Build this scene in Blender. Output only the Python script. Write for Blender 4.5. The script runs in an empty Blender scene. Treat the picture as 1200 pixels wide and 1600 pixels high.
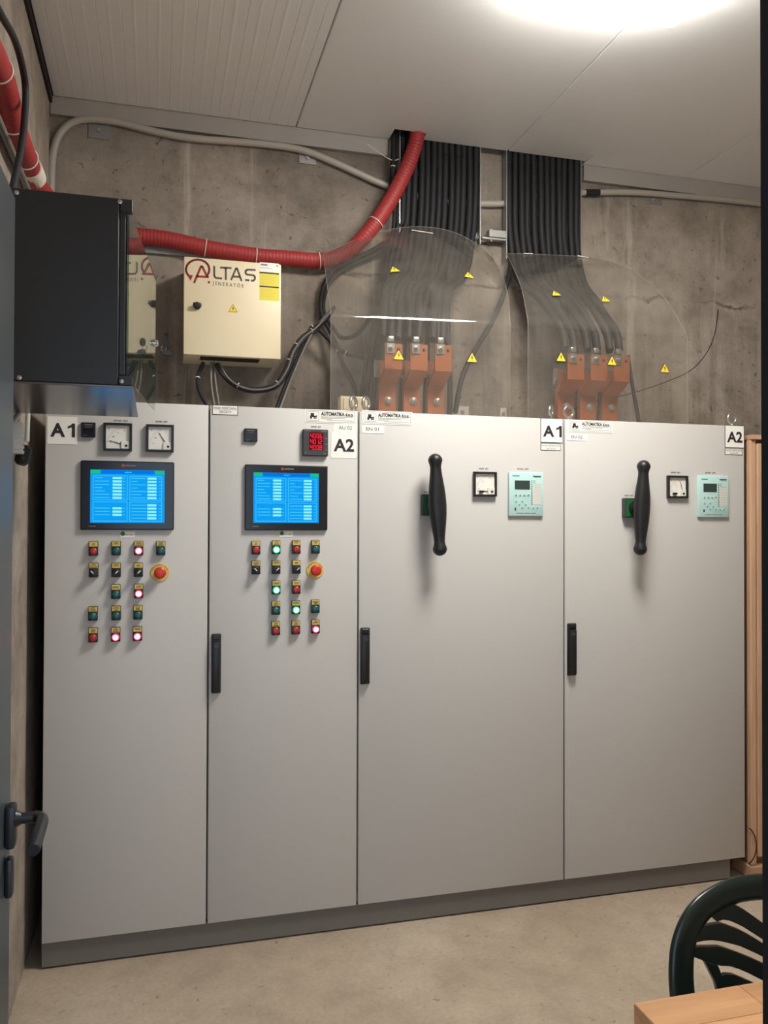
import bpy, bmesh, math, random
from mathutils import Vector, Matrix
random.seed(7)
scene = bpy.context.scene
col = scene.collection
PI = math.pi

# ------------------------------------------------------------------ camera
FPX = 1293.17                      # focal length in pixels of a 1200 x 1600 frame
PITCH, YAW, ROLL = 0.0120, 0.2688, 0.0029
CAM = Vector((0.3976, -3.2634, 1.6462))
FWD = Vector((math.sin(YAW) * math.cos(PITCH), math.cos(YAW) * math.cos(PITCH), math.sin(PITCH)))
R0 = Vector((math.cos(YAW), -math.sin(YAW), 0))
U0 = R0.cross(FWD)
RGT = math.cos(ROLL) * R0 + math.sin(ROLL) * U0
UPV = RGT.cross(FWD)
cam_data = bpy.data.cameras.new('camera')
cam_data.sensor_fit = 'VERTICAL'
cam_data.sensor_height = 36.0
cam_data.lens = FPX / 1600 * 36.0
cam_data.clip_start = 0.02
cam = bpy.data.objects.new('camera', cam_data)
col.objects.link(cam)
cam.matrix_world = Matrix(((RGT.x, UPV.x, -FWD.x, CAM.x), (RGT.y, UPV.y, -FWD.y, CAM.y),
                           (RGT.z, UPV.z, -FWD.z, CAM.z), (0, 0, 0, 1)))
scene.camera = cam

# ------------------------------------------------------------------ world, exposure
SKY_STRENGTH = 2.3
LAMP_STRENGTH = 64.0
world = bpy.data.worlds.new('overcast_sky')
scene.world = world
world.use_nodes = True
bg = world.node_tree.nodes['Background']
bg.inputs[0].default_value = (0.68, 0.82, 1.0, 1)
bg.inputs[1].default_value = SKY_STRENGTH
scene.view_settings.view_transform = 'Standard'
scene.view_settings.look = 'None'
scene.view_settings.gamma = 1
scene.view_settings.exposure = 0.0
scene.view_settings.use_curve_mapping = False


# ------------------------------------------------------------------ helpers
def ray(px, py):
    return RGT * ((px - 600) / FPX) + UPV * ((800 - py) / FPX) + FWD


def P(px, py, Y=0.0):              # where the sight line through a photo pixel meets the plane Y
    d = ray(px, py)
    return CAM + d * ((Y - CAM.y) / d.y)


def PX(px, py, X):
    d = ray(px, py)
    return CAM + d * ((X - CAM.x) / d.x)


def PZ(px, py, Z):
    d = ray(px, py)
    return CAM + d * ((Z - CAM.z) / d.z)


def lin(c):
    return tuple((v / 255 / 12.92 if v / 255 <= .04045 else ((v / 255 + .055) / 1.055) ** 2.4) for v in c)


W = {}                              # world location of every object, for parenting


def setp(o, label=None, cat=None, group=None, kind=None):
    if label: o['label'] = label
    if cat: o['category'] = cat
    if group: o['group'] = group
    if kind: o['kind'] = kind
    return o


def empty(name, loc, label=None, cat=None, group=None, kind=None):
    o = bpy.data.objects.new(name, None)
    o.empty_display_size = .05
    col.objects.link(o)
    o.location = loc
    W[o] = Vector(loc)
    return setp(o, label, cat, group, kind)


def link(name, me, loc, parent=None):
    o = bpy.data.objects.new(name, me)
    col.objects.link(o)
    loc = Vector(loc)
    W[o] = loc
    if parent is not None:
        o.parent = parent
        o.location = loc - W[parent]
    else:
        o.location = loc
    return o


def catmull(pts, sub=8):
    pts = [Vector(p) for p in pts]
    if len(pts) < 3:
        return [pts[0].lerp(pts[-1], i / sub) for i in range(sub + 1)]
    q = [2 * pts[0] - pts[1]] + pts + [2 * pts[-1] - pts[-2]]
    out = []
    for i in range(1, len(q) - 2):
        a, b, c, d = q[i - 1], q[i], q[i + 1], q[i + 2]
        for k in range(sub):
            t = k / sub
            out.append(.5 * ((2 * b) + (c - a) * t + (2 * a - 5 * b + 4 * c - d) * t * t + (3 * b - a - 3 * c + d) * t ** 3))
    out.append(pts[-1])
    return out


class MB:
    def __init__(s):
        s.bm = bmesh.new()

    def box(s, x0, x1, y0, y1, z0, z1, bev=0, seg=1):
        r = bmesh.ops.create_cube(s.bm, size=1.0)
        vs = r['verts']
        sx, sy, sz = abs(x1 - x0), abs(y1 - y0), abs(z1 - z0)
        c = Vector(((x0 + x1) / 2, (y0 + y1) / 2, (z0 + z1) / 2))
        for v in vs:
            v.co = Vector((v.co.x * sx, v.co.y * sy, v.co.z * sz)) + c
        if bev > 0:
            es = list({e for v in vs for e in v.link_edges})
            bmesh.ops.bevel(s.bm, geom=es, offset=min(bev, .45 * min(sx, sy, sz)), segments=seg, affect='EDGES', profile=.5)
        return s

    def ring(s, c, n1, n2, r, n, ry=None):
        ry = r if ry is None else ry
        return [s.bm.verts.new(c + n1 * (r * math.cos(2 * PI * k / n)) + n2 * (ry * math.sin(2 * PI * k / n))) for k in range(n)]

    def bridge(s, a, b):
        n = len(a)
        for k in range(n):
            try:
                s.bm.faces.new((a[k], a[(k + 1) % n], b[(k + 1) % n], b[k]))
            except ValueError:
                pass

    def cap(s, a, flip=False):
        try:
            s.bm.faces.new(a[::-1] if flip else a)
        except ValueError:
            pass

    def cyl(s, p0, p1, r0, r1=None, n=20):
        p0, p1 = Vector(p0), Vector(p1)
        r1 = r0 if r1 is None else r1
        d = (p1 - p0).normalized()
        n1 = d.orthogonal().normalized()
        n2 = d.cross(n1)
        a, b = s.ring(p0, n1, n2, r0, n), s.ring(p1, n1, n2, r1, n)
        s.bridge(a, b)
        s.cap(a, True)
        s.cap(b)
        return s

    def tube(s, pts, r, n=10, sub=8, rf=None, smooth=True):
        q = catmull(pts, sub) if smooth else [Vector(p) for p in pts]
        rings = []
        d0 = (q[1] - q[0]).normalized()
        n1 = d0.orthogonal().normalized()
        L = 0
        for i, p in enumerate(q):
            d = (q[min(i + 1, len(q) - 1)] - q[max(i - 1, 0)]).normalized()
            n1 = (n1 - d * n1.dot(d)).normalized()
            n2 = d.cross(n1)
            if i: L += (p - q[i - 1]).length
            rr = rf(L) if rf else r
            rings.append(s.ring(p, n1, n2, rr, n))
        for a, b in zip(rings, rings[1:]):
            s.bridge(a, b)
        s.cap(rings[0], True)
        s.cap(rings[-1])
        return s

    def lathe(s, p0, axis, prof, n=24, n1=None, sy=1.0):   # prof: (distance along axis, radius)
        p0, d = Vector(p0), Vector(axis).normalized()
        n1 = (Vector(n1) if n1 is not None else d.orthogonal()).normalized()
        n2 = d.cross(n1)
        rings = [s.ring(p0 + d * t, n1, n2, max(r, 1e-5), n, max(r * (f[0] if f else sy), 1e-5)) for t, r, *f in prof]
        for a, b in zip(rings, rings[1:]):
            s.bridge(a, b)
        s.cap(rings[0], True)
        s.cap(rings[-1])
        return s

    def torus(s, c, n1, n2, R, r, n=24, m=8, a0=0, a1=2 * PI):
        c, n1, n2 = Vector(c), Vector(n1).normalized(), Vector(n2).normalized()
        ax = n1.cross(n2)
        full = abs(a1 - a0 - 2 * PI) < 1e-6
        rings = []
        for k in range(n if full else n + 1):
            a = a0 + (a1 - a0) * k / n
            o = n1 * math.cos(a) + n2 * math.sin(a)
            rings.append(s.ring(c + o * R, o, ax, r, m))
        for a, b in zip(rings, rings[1:]):
            s.bridge(a, b)
        if full:
            s.bridge(rings[-1], rings[0])
        else:
            s.cap(rings[0], True); s.cap(rings[-1])
        return s

    def prism(s, poly, y0, y1):     # polygon in X, Z, thickness along Y
        a = [s.bm.verts.new((x, y0, z)) for x, z in poly]
        b = [s.bm.verts.new((x, y1, z)) for x, z in poly]
        s.bridge(a, b)
        s.cap(a, True)
        s.cap(b)
        return s

    def extrude_poly(s, poly, vec):
        vec = Vector(vec)
        a = [s.bm.verts.new(Vector(p)) for p in poly]
        b = [s.bm.verts.new(Vector(p) + vec) for p in poly]
        s.bridge(a, b)
        s.cap(a, True)
        s.cap(b)
        return s

    def stroke(s, pts, w, y0, y1, close=False):   # flat lettering strokes in X, Z
        n = len(pts)
        for i in range(n if close else n - 1):
            a, b = Vector((pts[i][0], pts[i][1])), Vector((pts[(i + 1) % n][0], pts[(i + 1) % n][1]))
            d = (b - a)
            if d.length < 1e-6: continue
            d.normalize()
            t = Vector((-d.y, d.x)) * (w / 2)
            e = d * (w * .12)
            s.prism([tuple(a - e + t), tuple(a - e - t), tuple(b + e - t), tuple(b + e + t)], y0, y1)
        return s

    def build(s, name, mat, parent=None, smooth=None, loc=None):
        bmesh.ops.recalc_face_normals(s.bm, faces=s.bm.faces)
        vs = s.bm.verts
        if loc is None:
            lo = Vector((min(v.co[i] for v in vs) for i in range(3)))
            hi = Vector((max(v.co[i] for v in vs) for i in range(3)))
            loc = (lo + hi) / 2
        loc = Vector(loc)
        for v in vs: v.co -= loc
        me = bpy.data.meshes.new(name)
        s.bm.to_mesh(me)
        s.bm.free()
        me.materials.append(mat)
        if smooth:
            for p in me.polygons: p.use_smooth = True
            me.set_sharp_from_angle(angle=math.radians(smooth if smooth is not True else 40))
        return link(name, me, loc, parent)


def clone(o, loc, parent):
    c = o.copy()
    col.objects.link(c)
    W[c] = Vector(loc)
    c.parent = parent
    c.location = Vector(loc) - (W[parent] if parent else Vector())
    return c


# ------------------------------------------------------------------ materials
def newmat(name):
    m = bpy.data.materials.new(name)
    m.use_nodes = True
    nt = m.node_tree
    return m, nt, nt.nodes['Principled BSDF']


def mat(name, rgb, rough=.5, metal=0, var=.06, scale=20, bump=0, bscale=300, emit=None, es=0, spec=.5, coat=0):
    m, nt, b = newmat(name)
    c = lin(rgb)
    N, Lk = nt.nodes, nt.links
    tc = N.new('ShaderNodeTexCoord')
    nz = N.new('ShaderNodeTexNoise')
    nz.inputs['Scale'].default_value = scale
    nz.inputs['Detail'].default_value = 4
    Lk.new(tc.outputs['Object'], nz.inputs['Vector'])
    mx = N.new('ShaderNodeMix')
    mx.data_type = 'RGBA'
    mx.inputs['A'].default_value = (*[v * (1 - var) for v in c], 1)
    mx.inputs['B'].default_value = (*[min(1, v * (1 + var)) for v in c], 1)
    Lk.new(nz.outputs['Fac'], mx.inputs['Factor'])
    Lk.new(mx.outputs['Result'], b.inputs['Base Color'])
    b.inputs['Roughness'].default_value = rough
    b.inputs['Metallic'].default_value = metal
    b.inputs['Specular IOR Level'].default_value = spec
    b.inputs['Coat Weight'].default_value = coat
    if bump:
        n2 = N.new('ShaderNodeTexNoise')
        n2.inputs['Scale'].default_value = bscale
        n2.inputs['Detail'].default_value = 2
        Lk.new(tc.outputs['Object'], n2.inputs['Vector'])
        bp = N.new('ShaderNodeBump')
        bp.inputs['Strength'].default_value = bump
        bp.inputs['Distance'].default_value = .002
        Lk.new(n2.outputs['Fac'], bp.inputs['Height'])
        Lk.new(bp.outputs['Normal'], b.inputs['Normal'])
    if emit:
        b.inputs['Emission Color'].default_value = (*emit, 1)
        b.inputs['Emission Strength'].default_value = es
    return m


def ramp(nt, src, stops):
    r = nt.nodes.new('ShaderNodeValToRGB')
    e = r.color_ramp.elements
    while len(e) < len(stops): e.new(.5)
    for k, (p, c) in enumerate(stops):
        e[k].position = p
        e[k].color = (*c, 1) if len(c) == 3 else c
    nt.links.new(src, r.inputs['Fac'])
    return r.outputs['Color']


def noise(nt, vec, scale, detail=6, rough=.6, dist=0):
    n = nt.nodes.new('ShaderNodeTexNoise')
    n.inputs['Scale'].default_value = scale
    n.inputs['Detail'].default_value = detail
    n.inputs['Roughness'].default_value = rough
    n.inputs['Distortion'].default_value = dist
    nt.links.new(vec, n.inputs['Vector'])
    return n.outputs['Fac']


def mixc(nt, fac, a, b, mode='MIX'):
    m = nt.nodes.new('ShaderNodeMix')
    m.data_type = 'RGBA'
    m.blend_type = mode
    for sock, v in (('Factor', fac), ('A', a), ('B', b)):
        if isinstance(v, (int, float)): m.inputs[sock].default_value = v
        elif isinstance(v, tuple): m.inputs[sock].default_value = (*v, 1)
        else: nt.links.new(v, m.inputs[sock])
    return m.outputs['Result']


def math_n(nt, op, a, b=None, clamp=False):
    m = nt.nodes.new('ShaderNodeMath')
    m.operation = op
    m.use_clamp = clamp
    for k, v in enumerate((a, b)):
        if v is None: continue
        if isinstance(v, (int, float)): m.inputs[k].default_value = v
        else: nt.links.new(v, m.inputs[k])
    return m.outputs[0]


def concrete(name, c0, c1, c2, joint=False, pits=.5, rough=.85, bump=.35, boards=False, con=.75):
    m, nt, b = newmat(name)
    geo = nt.nodes.new('ShaderNodeNewGeometry')
    pos = geo.outputs['Position']
    big = noise(nt, pos, 1.1, 5, .55, .4)
    base = ramp(nt, big, [(.3, lin(c0)), (.52, lin(c1)), (.72, lin(c2))])
    med = noise(nt, pos, 6, 8, .65)
    base = mixc(nt, con, base, ramp(nt, med, [(.28, (.50, .48, .46)), (.5, (1, 1, 1)), (.74, (1.38, 1.36, 1.33))]), 'MULTIPLY')
    fine = noise(nt, pos, 60, 6, .7)
    base = mixc(nt, .5, base, ramp(nt, fine, [(.3, (.8, .8, .8)), (.7, (1.2, 1.2, 1.2))]), 'MULTIPLY')
    spk = noise(nt, pos, 34, 3, .5, .6)
    pit = ramp(nt, spk, [(.27, (0, 0, 0)), (.34, (1, 1, 1))])
    pitm = mixc(nt, pits, (1, 1, 1), pit)
    base = mixc(nt, 1.0, base, mixc(nt, .55, (1, 1, 1), pitm), 'MULTIPLY')
    height = math_n(nt, 'ADD', math_n(nt, 'MULTIPLY', med, .6), math_n(nt, 'MULTIPLY', pitm, .5))
    if joint or boards:
        sep = nt.nodes.new('ShaderNodeSeparateXYZ')
        nt.links.new(pos, sep.inputs[0])
        wob = noise(nt, pos, 5, 6, .65)
        zz = math_n(nt, 'ADD', sep.outputs['Z'], math_n(nt, 'MULTIPLY', math_n(nt, 'SUBTRACT', wob, .5), .16))
        below = math_n(nt, 'MULTIPLY', math_n(nt, 'SUBTRACT', 2.82, zz), 9.0, True)
        # lower pour: greyer, vertically streaked
        mp = nt.nodes.new('ShaderNodeMapping')
        mp.inputs['Scale'].default_value = (14, 14, .35)
        nt.links.new(pos, mp.inputs[0])
        streak = noise(nt, mp.outputs[0], 1, 5, .6)
        low = mixc(nt, .85, base, ramp(nt, streak, [(.3, (.62, .62, .62)), (.55, (.95, .96, .97)), (.75, (1.25, 1.25, 1.25))]), 'MULTIPLY')
        base = mixc(nt, below, base, low)
        # crack and spalling along the pour joint
        near = math_n(nt, 'ABSOLUTE', math_n(nt, 'SUBTRACT', zz, 2.84))
        crack = math_n(nt, 'MULTIPLY', math_n(nt, 'SUBTRACT', .012, near), 90.0, True)
        gap = noise(nt, pos, 3.3, 4, .6)
        crack = math_n(nt, 'MULTIPLY', crack, math_n(nt, 'MULTIPLY', math_n(nt, 'SUBTRACT', gap, .45), 7.0, True))
        spall = math_n(nt, 'MULTIPLY', math_n(nt, 'SUBTRACT', .09, near), 11.0, True)
        spall = math_n(nt, 'MULTIPLY', spall, math_n(nt, 'MULTIPLY', math_n(nt, 'SUBTRACT', gap, .5), 6.0, True))
        base = mixc(nt, math_n(nt, 'MULTIPLY', spall, .55), base, lin((196, 184, 166)))
        base = mixc(nt, math_n(nt, 'MULTIPLY', crack, .8), base, lin((40, 34, 30)))
        # pale vertical grout drips below formwork ties
        mp2 = nt.nodes.new('ShaderNodeMapping')
        mp2.inputs['Scale'].default_value = (3.1, 3.1, .22)
        mp2.inputs['Location'].default_value = (.4, .2, .1)
        nt.links.new(pos, mp2.inputs[0])
        drip = ramp(nt, noise(nt, mp2.outputs[0], 1.6, 7, .7, .3), [(.58, (0, 0, 0)), (.72, (1, 1, 1))])
        base = mixc(nt, math_n(nt, 'MULTIPLY', drip, .6), base, lin((205, 195, 180)))
        height = math_n(nt, 'SUBTRACT', height, math_n(nt, 'MULTIPLY', crack, 2.0))
        height = math_n(nt, 'ADD', height, math_n(nt, 'MULTIPLY', streak, .6))
    nt.links.new(base, b.inputs['Base Color'])
    b.inputs['Roughness'].default_value = rough
    b.inputs['Specular IOR Level'].default_value = .25
    bp = nt.nodes.new('ShaderNodeBump')
    bp.inputs['Strength'].default_value = bump
    bp.inputs['Distance'].default_value = .012
    nt.links.new(height, bp.inputs['Height'])
    nt.links.new(bp.outputs['Normal'], b.inputs['Normal'])
    return m


def clear_sheet(name, tint, haze, hazecol, ior=1.49, rough=.04):
    m = bpy.data.materials.new(name)
    m.use_nodes = True
    nt = m.node_tree
    nt.nodes.clear()
    out = nt.nodes.new('ShaderNodeOutputMaterial')
    tr = nt.nodes.new('ShaderNodeBsdfTransparent')
    tr.inputs[0].default_value = (*tint, 1)
    df = nt.nodes.new('ShaderNodeBsdfDiffuse')
    df.inputs[0].default_value = (*hazecol, 1)
    gl = nt.nodes.new('ShaderNodeBsdfGlossy')
    gl.inputs['Roughness'].default_value = rough
    fr = nt.nodes.new('ShaderNodeFresnel')
    fr.inputs['IOR'].default_value = ior
    geo = nt.nodes.new('ShaderNodeNewGeometry')
    inv = nt.nodes.new('ShaderNodeMix')          # both faces of the thin sheet reflect like its outer side
    inv.inputs['A'].default_value = ior
    inv.inputs['B'].default_value = 1 / ior
    nt.links.new(geo.outputs['Backfacing'], inv.inputs['Factor'])
    nt.links.new(inv.outputs['Result'], fr.inputs['IOR'])
    dust_haze = noise(nt, geo.outputs['Position'], 9, 6, .7)  # milky veil: dust plus reflected ceiling light, mixed in as diffuse colour
    dd = math_n(nt, 'MULTIPLY', dust_haze, haze * 2)
    m1 = nt.nodes.new('ShaderNodeMixShader')
    nt.links.new(dd, m1.inputs[0])
    nt.links.new(tr.outputs[0], m1.inputs[1])
    nt.links.new(df.outputs[0], m1.inputs[2])
    m2 = nt.nodes.new('ShaderNodeMixShader')
    nt.links.new(fr.outputs[0], m2.inputs[0])
    nt.links.new(m1.outputs[0], m2.inputs[1])
    nt.links.new(gl.outputs[0], m2.inputs[2])
    nt.links.new(m2.outputs[0], out.inputs[0])
    return m


def wood(name, c0, c1, axis=2, rough=.45):
    m, nt, b = newmat(name)
    geo = nt.nodes.new('ShaderNodeNewGeometry')
    oi = nt.nodes.new('ShaderNodeObjectInfo')
    mp = nt.nodes.new('ShaderNodeMapping')
    sc = [38, 38, 38]
    sc[axis] = 2.2
    mp.inputs['Scale'].default_value = sc
    nt.links.new(geo.outputs['Position'], mp.inputs[0])
    g = noise(nt, mp.outputs[0], 1, 5, .6, .5)
    base = ramp(nt, g, [(.3, lin(c0)), (.7, lin(c1))])
    tone = ramp(nt, oi.outputs['Random'], [(0, (.82, .8, .78)), (1, (1.12, 1.1, 1.08))])
    base = mixc(nt, 1.0, base, tone, 'MULTIPLY')
    nt.links.new(base, b.inputs['Base Color'])
    b.inputs['Roughness'].default_value = rough
    bp = nt.nodes.new('ShaderNodeBump')
    bp.inputs['Strength'].default_value = .15
    bp.inputs['Distance'].default_value = .002
    nt.links.new(g, bp.inputs['Height'])
    nt.links.new(bp.outputs['Normal'], b.inputs['Normal'])
    return m


def emis(name, rgb, s=1.0):
    m, nt, b = newmat(name)
    b.inputs['Base Color'].default_value = (0, 0, 0, 1)
    b.inputs['Roughness'].default_value = .3
    b.inputs['Specular IOR Level'].default_value = .02
    b.inputs['Emission Color'].default_value = (*rgb, 1)
    b.inputs['Emission Strength'].default_value = s
    return m


M = {}
M['wall'] = concrete('concrete_wall', (117, 107, 98), (141, 131, 120), (160, 150, 139), joint=True, pits=.9)
M['wall_l'] = concrete('concrete_side_wall', (140, 130, 119), (163, 152, 140), (182, 171, 158), joint=False, pits=.3)
M['floor'] = concrete('concrete_floor', (156, 140, 121), (168, 152, 133), (180, 165, 147), pits=.7, rough=.7, bump=.12, con=.32)
M['plaster'] = mat('rendered_wall', (170, 165, 158), .9, bump=.3, bscale=60)
M['panel'] = mat('ceiling_panel_steel', (234, 233, 231), .42, var=.02, scale=3)
M['trimgrey'] = mat('galvanised_angle', (166, 160, 154), .5, 0, var=.08, scale=8)
M['dark'] = mat('gap_shade', (34, 31, 29), .9)  # near-black that stands for the shade in a joint gap and openings
M['cab'] = mat('cabinet_powder_coat', (197, 194, 190), .42, var=.012, scale=4, bump=.10, bscale=420)
M['plinth'] = mat('plinth_paint', (112, 107, 102), .5, var=.06, scale=6, bump=.1)
M['black'] = mat('black_plastic', (26, 26, 27), .42, var=.1, bump=.05)
M['blackgloss'] = mat('black_glass_bezel', (20, 22, 30), .22, var=.05)
M['darkgrey'] = mat('dark_grey_plastic', (58, 58, 60), .45)
M['white'] = mat('white_paper', (240, 237, 230), .6, var=.02)
M['offwhite'] = mat('white_plastic', (224, 221, 212), .35, var=.02)  # added rims whose pale colour stands for light caught by the sheet edges
M['dial'] = mat('dial_white', (232, 228, 220), .5, var=.015)
M['ink'] = mat('black_ink', (38, 34, 34), .6)
M['greyink'] = mat('grey_ink', (120, 114, 110), .6)
M['yellow'] = mat('legend_yellow', (214, 188, 92), .5, var=.04)
M['warn'] = mat('warning_yellow', (238, 200, 48), .45, var=.03)
M['lemon'] = mat('lemon_sticker', (228, 212, 72), .5, var=.03)
M['teal'] = mat('teal_lens', (22, 92, 92), .25, var=.05)
M['red'] = mat('red_lens', (176, 44, 44), .28, var=.05)
M['mushroom'] = mat('red_mushroom', (204, 52, 40), .35, var=.04)
M['redlit'] = emis('lit_red_lens', (1.0, .015, .07), 3.0)
M['redlitcore'] = emis('lit_red_core', (1.0, .30, .36), 10)
M['greenlit'] = emis('lit_green_lens', (.0, 1.0, .30), 1.6)
M['greenlitcore'] = emis('lit_green_core', (.30, 1.0, .60), 6)
M['redled'] = emis('red_segments', (1.0, .03, .06), 1.6)
M['reddark'] = emis('red_segment_window', (.10, .004, .01), 1.0)
M['scr'] = emis('screen_blue', (.004, .36, .95), .95)
M['scr2'] = emis('screen_light_blue', (.0, .47, 1.0), 1.0)
M['scrhead'] = emis('screen_header', (.0, .20, .85), .9)
M['scrval'] = emis('screen_value', (.25, .86, 1.0), 1.05)
M['scrline'] = emis('screen_line', (.08, .66, 1.0), 1.0)
M['scrgreen'] = emis('screen_green', (.01, .60, .22), .9)
M['cyan'] = mat('pale_cyan_panel', (184, 217, 212), .4, var=.02)
M['lcd'] = mat('lcd_dark', (52, 66, 64), .3)
M['green'] = mat('green_plate', (20, 104, 48), .4)
M['tealink'] = mat('teal_ink', (60, 150, 158), .5)
M['cream'] = mat('cream_paint', (226, 211, 178), .42, var=.02, scale=5, bump=.06)
M['creamdark'] = mat('cream_box_shell', (214, 200, 170), .45, var=.03)
M['logored'] = mat('logo_red', (140, 32, 36), .5)
M['logogrey'] = mat('logo_grey', (84, 74, 72), .5)
M['redpipe'] = mat('red_corrugated_plastic', (156, 44, 44), .55, var=.06, scale=10)
M['beige'] = mat('beige_conduit', (176, 169, 158), .4, var=.03)
M['cable'] = mat('black_cable_jacket', (36, 36, 39), .6, var=.12, scale=15, spec=.3)
M['cable2'] = mat('grey_cable_jacket', (112, 108, 102), .5, var=.08)
M['steel'] = mat('zinc_steel', (178, 176, 170), .32, .85, var=.06)
M['galv'] = mat('galvanised_sheet', (158, 158, 156), .42, .7, var=.1, scale=30)
M['chrome'] = mat('chrome', (220, 220, 220), .12, 1.0)
M['copper'] = mat('copper_bar', (160, 91, 50), .48, .35, var=.12, scale=14)
M['tie'] = mat('white_cable_tie', (226, 220, 206), .5)
M['rack'] = mat('black_rack_steel', (32, 32, 33), .48, var=.1, bump=.05)
M['rackbase'] = mat('rack_base_gloss', (84, 78, 78), .24, var=.05, spec=.9)
M['glass'] = clear_sheet('rack_door_glass', (.72, .80, .76), .03, (.3, .35, .33), 1.52, .01)
M['sheet'] = clear_sheet('polycarbonate_sheet', (.95, .94, .925), .062, (.42, .385, .34), 1.5, .07)
M['edge'] = mat('edge_glint', (140, 132, 121), .3)
M['leaf'] = mat('blue_grey_door_paint', (50, 59, 65), .38, var=.03)
M['jamb'] = mat('black_frame_paint', (14, 14, 16), .6, spec=.25)
M['chair'] = mat('dark_green_plastic', (25, 38, 33), .28, var=.08, scale=8)
M['beech'] = wood('beech_stave', (180, 131, 87), (206, 157, 110), axis=0)
M['beechend'] = wood('beech_edge', (150, 104, 66), (180, 128, 84), axis=1)
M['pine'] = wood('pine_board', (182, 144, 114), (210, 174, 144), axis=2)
M['pinedark'] = wood('pine_shadow_board', (140, 106, 82), (166, 130, 104), axis=2)  # darker copy of the pine, shade behind the stiles put into the colour
M['lamp'] = emis('lamp_diffuser', (1.0, .97, .905), LAMP_STRENGTH)
M['lampbody'] = mat('lamp_housing', (225, 225, 222), .4)

# ------------------------------------------------------------------ setting
CEIL, WALLY, LX, RX, FY = 3.5, 0.60, -0.06, 3.95, -2.45
BLOCKER_Z = 4.05
o = MB().box(LX - .2, RX + .2, -6.5, WALLY + .2, -.15, 0).build('floor', M['floor']); setp(o, 'bare concrete floor with dark specks', kind='structure')
o = MB().box(LX - .2, RX + .2, WALLY, WALLY + .2, 0, BLOCKER_Z).build('wall_back', M['wall']); setp(o, 'raw concrete back wall with a pour joint', kind='structure')
o = MB().box(LX - .2, LX, FY - .2, WALLY, 0, BLOCKER_Z).build('wall_left', M['wall_l']); setp(o, 'raw concrete side wall', kind='structure')
o = MB().box(RX, RX + .2, FY - .2, WALLY, 0, BLOCKER_Z).build('wall_right', M['wall_l']); setp(o, 'raw concrete wall on the right', kind='structure')
DX0, DX1, DZ = 0.06, 1.079, 2.44
wf = MB()
wf.box(LX, DX0, FY - .2, FY, 0, BLOCKER_Z)
wf.box(DX1 + .05, RX, FY - .2, FY, 0, BLOCKER_Z)
wf.box(DX0, DX1 + .05, FY - .2, FY, DZ + .05, BLOCKER_Z)
o = wf.build('wall_front', M['plaster']); setp(o, 'rendered wall around the doorway', kind='structure')
o = MB().box(LX - .2, RX + .2, FY - .2, WALLY + .2, BLOCKER_Z, BLOCKER_Z + .15).build('sky_blocker', M['plaster']); setp(o, 'unseen slab added above the ceiling panels to block sky light', kind='structure')  # out of view, added to keep sky light out of the ceiling notch
# ceiling: insulated panels with fine ribs, notched where the cable trays pass
NX0, NX1, NY, NXP, NYP = 1.478, 2.512, .535, 1.628, .468
ceil_o = empty('ceiling', (1.9, -.9, CEIL), 'pale ribbed insulated ceiling panels', kind='structure')


def panel(x0, x1, y0, y1, depth, pitch=.045):
    mb = MB()
    prof = [(x0 + .0015, CEIL + .008), (x0 + .005, CEIL)]
    if depth:
        n = max(1, int(round((x1 - x0) / pitch)))
        for k in range(1, n):
            xc = x0 + (x1 - x0) * k / n
            if k % 2: prof += [(xc - .0025, CEIL), (xc - .0008, CEIL + depth * 2), (xc + .0008, CEIL + depth * 2), (xc + .0025, CEIL)]
            else: prof += [(xc - .007, CEIL), (xc - .003, CEIL - depth * .5), (xc + .003, CEIL - depth * .5), (xc + .007, CEIL)]
    prof += [(x1 - .005, CEIL), (x1 - .0015, CEIL + .008), (x1 - .0015, CEIL + .08), (x0 + .0015, CEIL + .08)]
    mb.prism(prof, y0, y1)
    return mb.build('panel', M['panel'], ceil_o)


for x0, x1, dp in ((LX + .012, 1.022, .0011), (1.022, 2.081, 0), (2.081, 3.125, 0), (3.125, RX, 0)):
    panel(x0, x1, FY, NYP, dp)
panel(LX + .012, 1.022, NYP, WALLY, .0011)
panel(1.022, NX0, NYP, WALLY, 0)
panel(NXP, 2.081, NYP, NY, 0)
panel(2.081, NX1, NYP, NY, 0)
panel(NX1, 3.125, NYP, WALLY, 0)
panel(3.125, RX, NYP, WALLY, 0)


def angle_trim(name, x0, x1, label):
    mb = MB()
    mb.box(x0, x1, WALLY - .028, WALLY - .024, 3.422, CEIL - .002)
    mb.box(x0, x1, WALLY - .028, WALLY, 3.418, 3.422)
    mb.box(x0, x1, WALLY - .028, WALLY - .002, CEIL - .004, CEIL - .001)
    return setp(mb.build(name, M['trimgrey']), label, kind='structure')


angle_trim('trim_1', LX + .004, NX0 - .01, 'grey metal angle under the ceiling, left of the cable trays')
angle_trim('trim_2', NX1 + .01, RX, 'grey metal angle under the ceiling, right of the cable trays')
o = MB().box(LX, LX + .012, FY, WALLY - .03, CEIL - .035, CEIL + .06).build('trim_3', M['dark']); setp(o, 'dark strip standing in for the shadow gap between side wall and ceiling', kind='structure')  # added strip, its dark colour stands for shade in the gap
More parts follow.
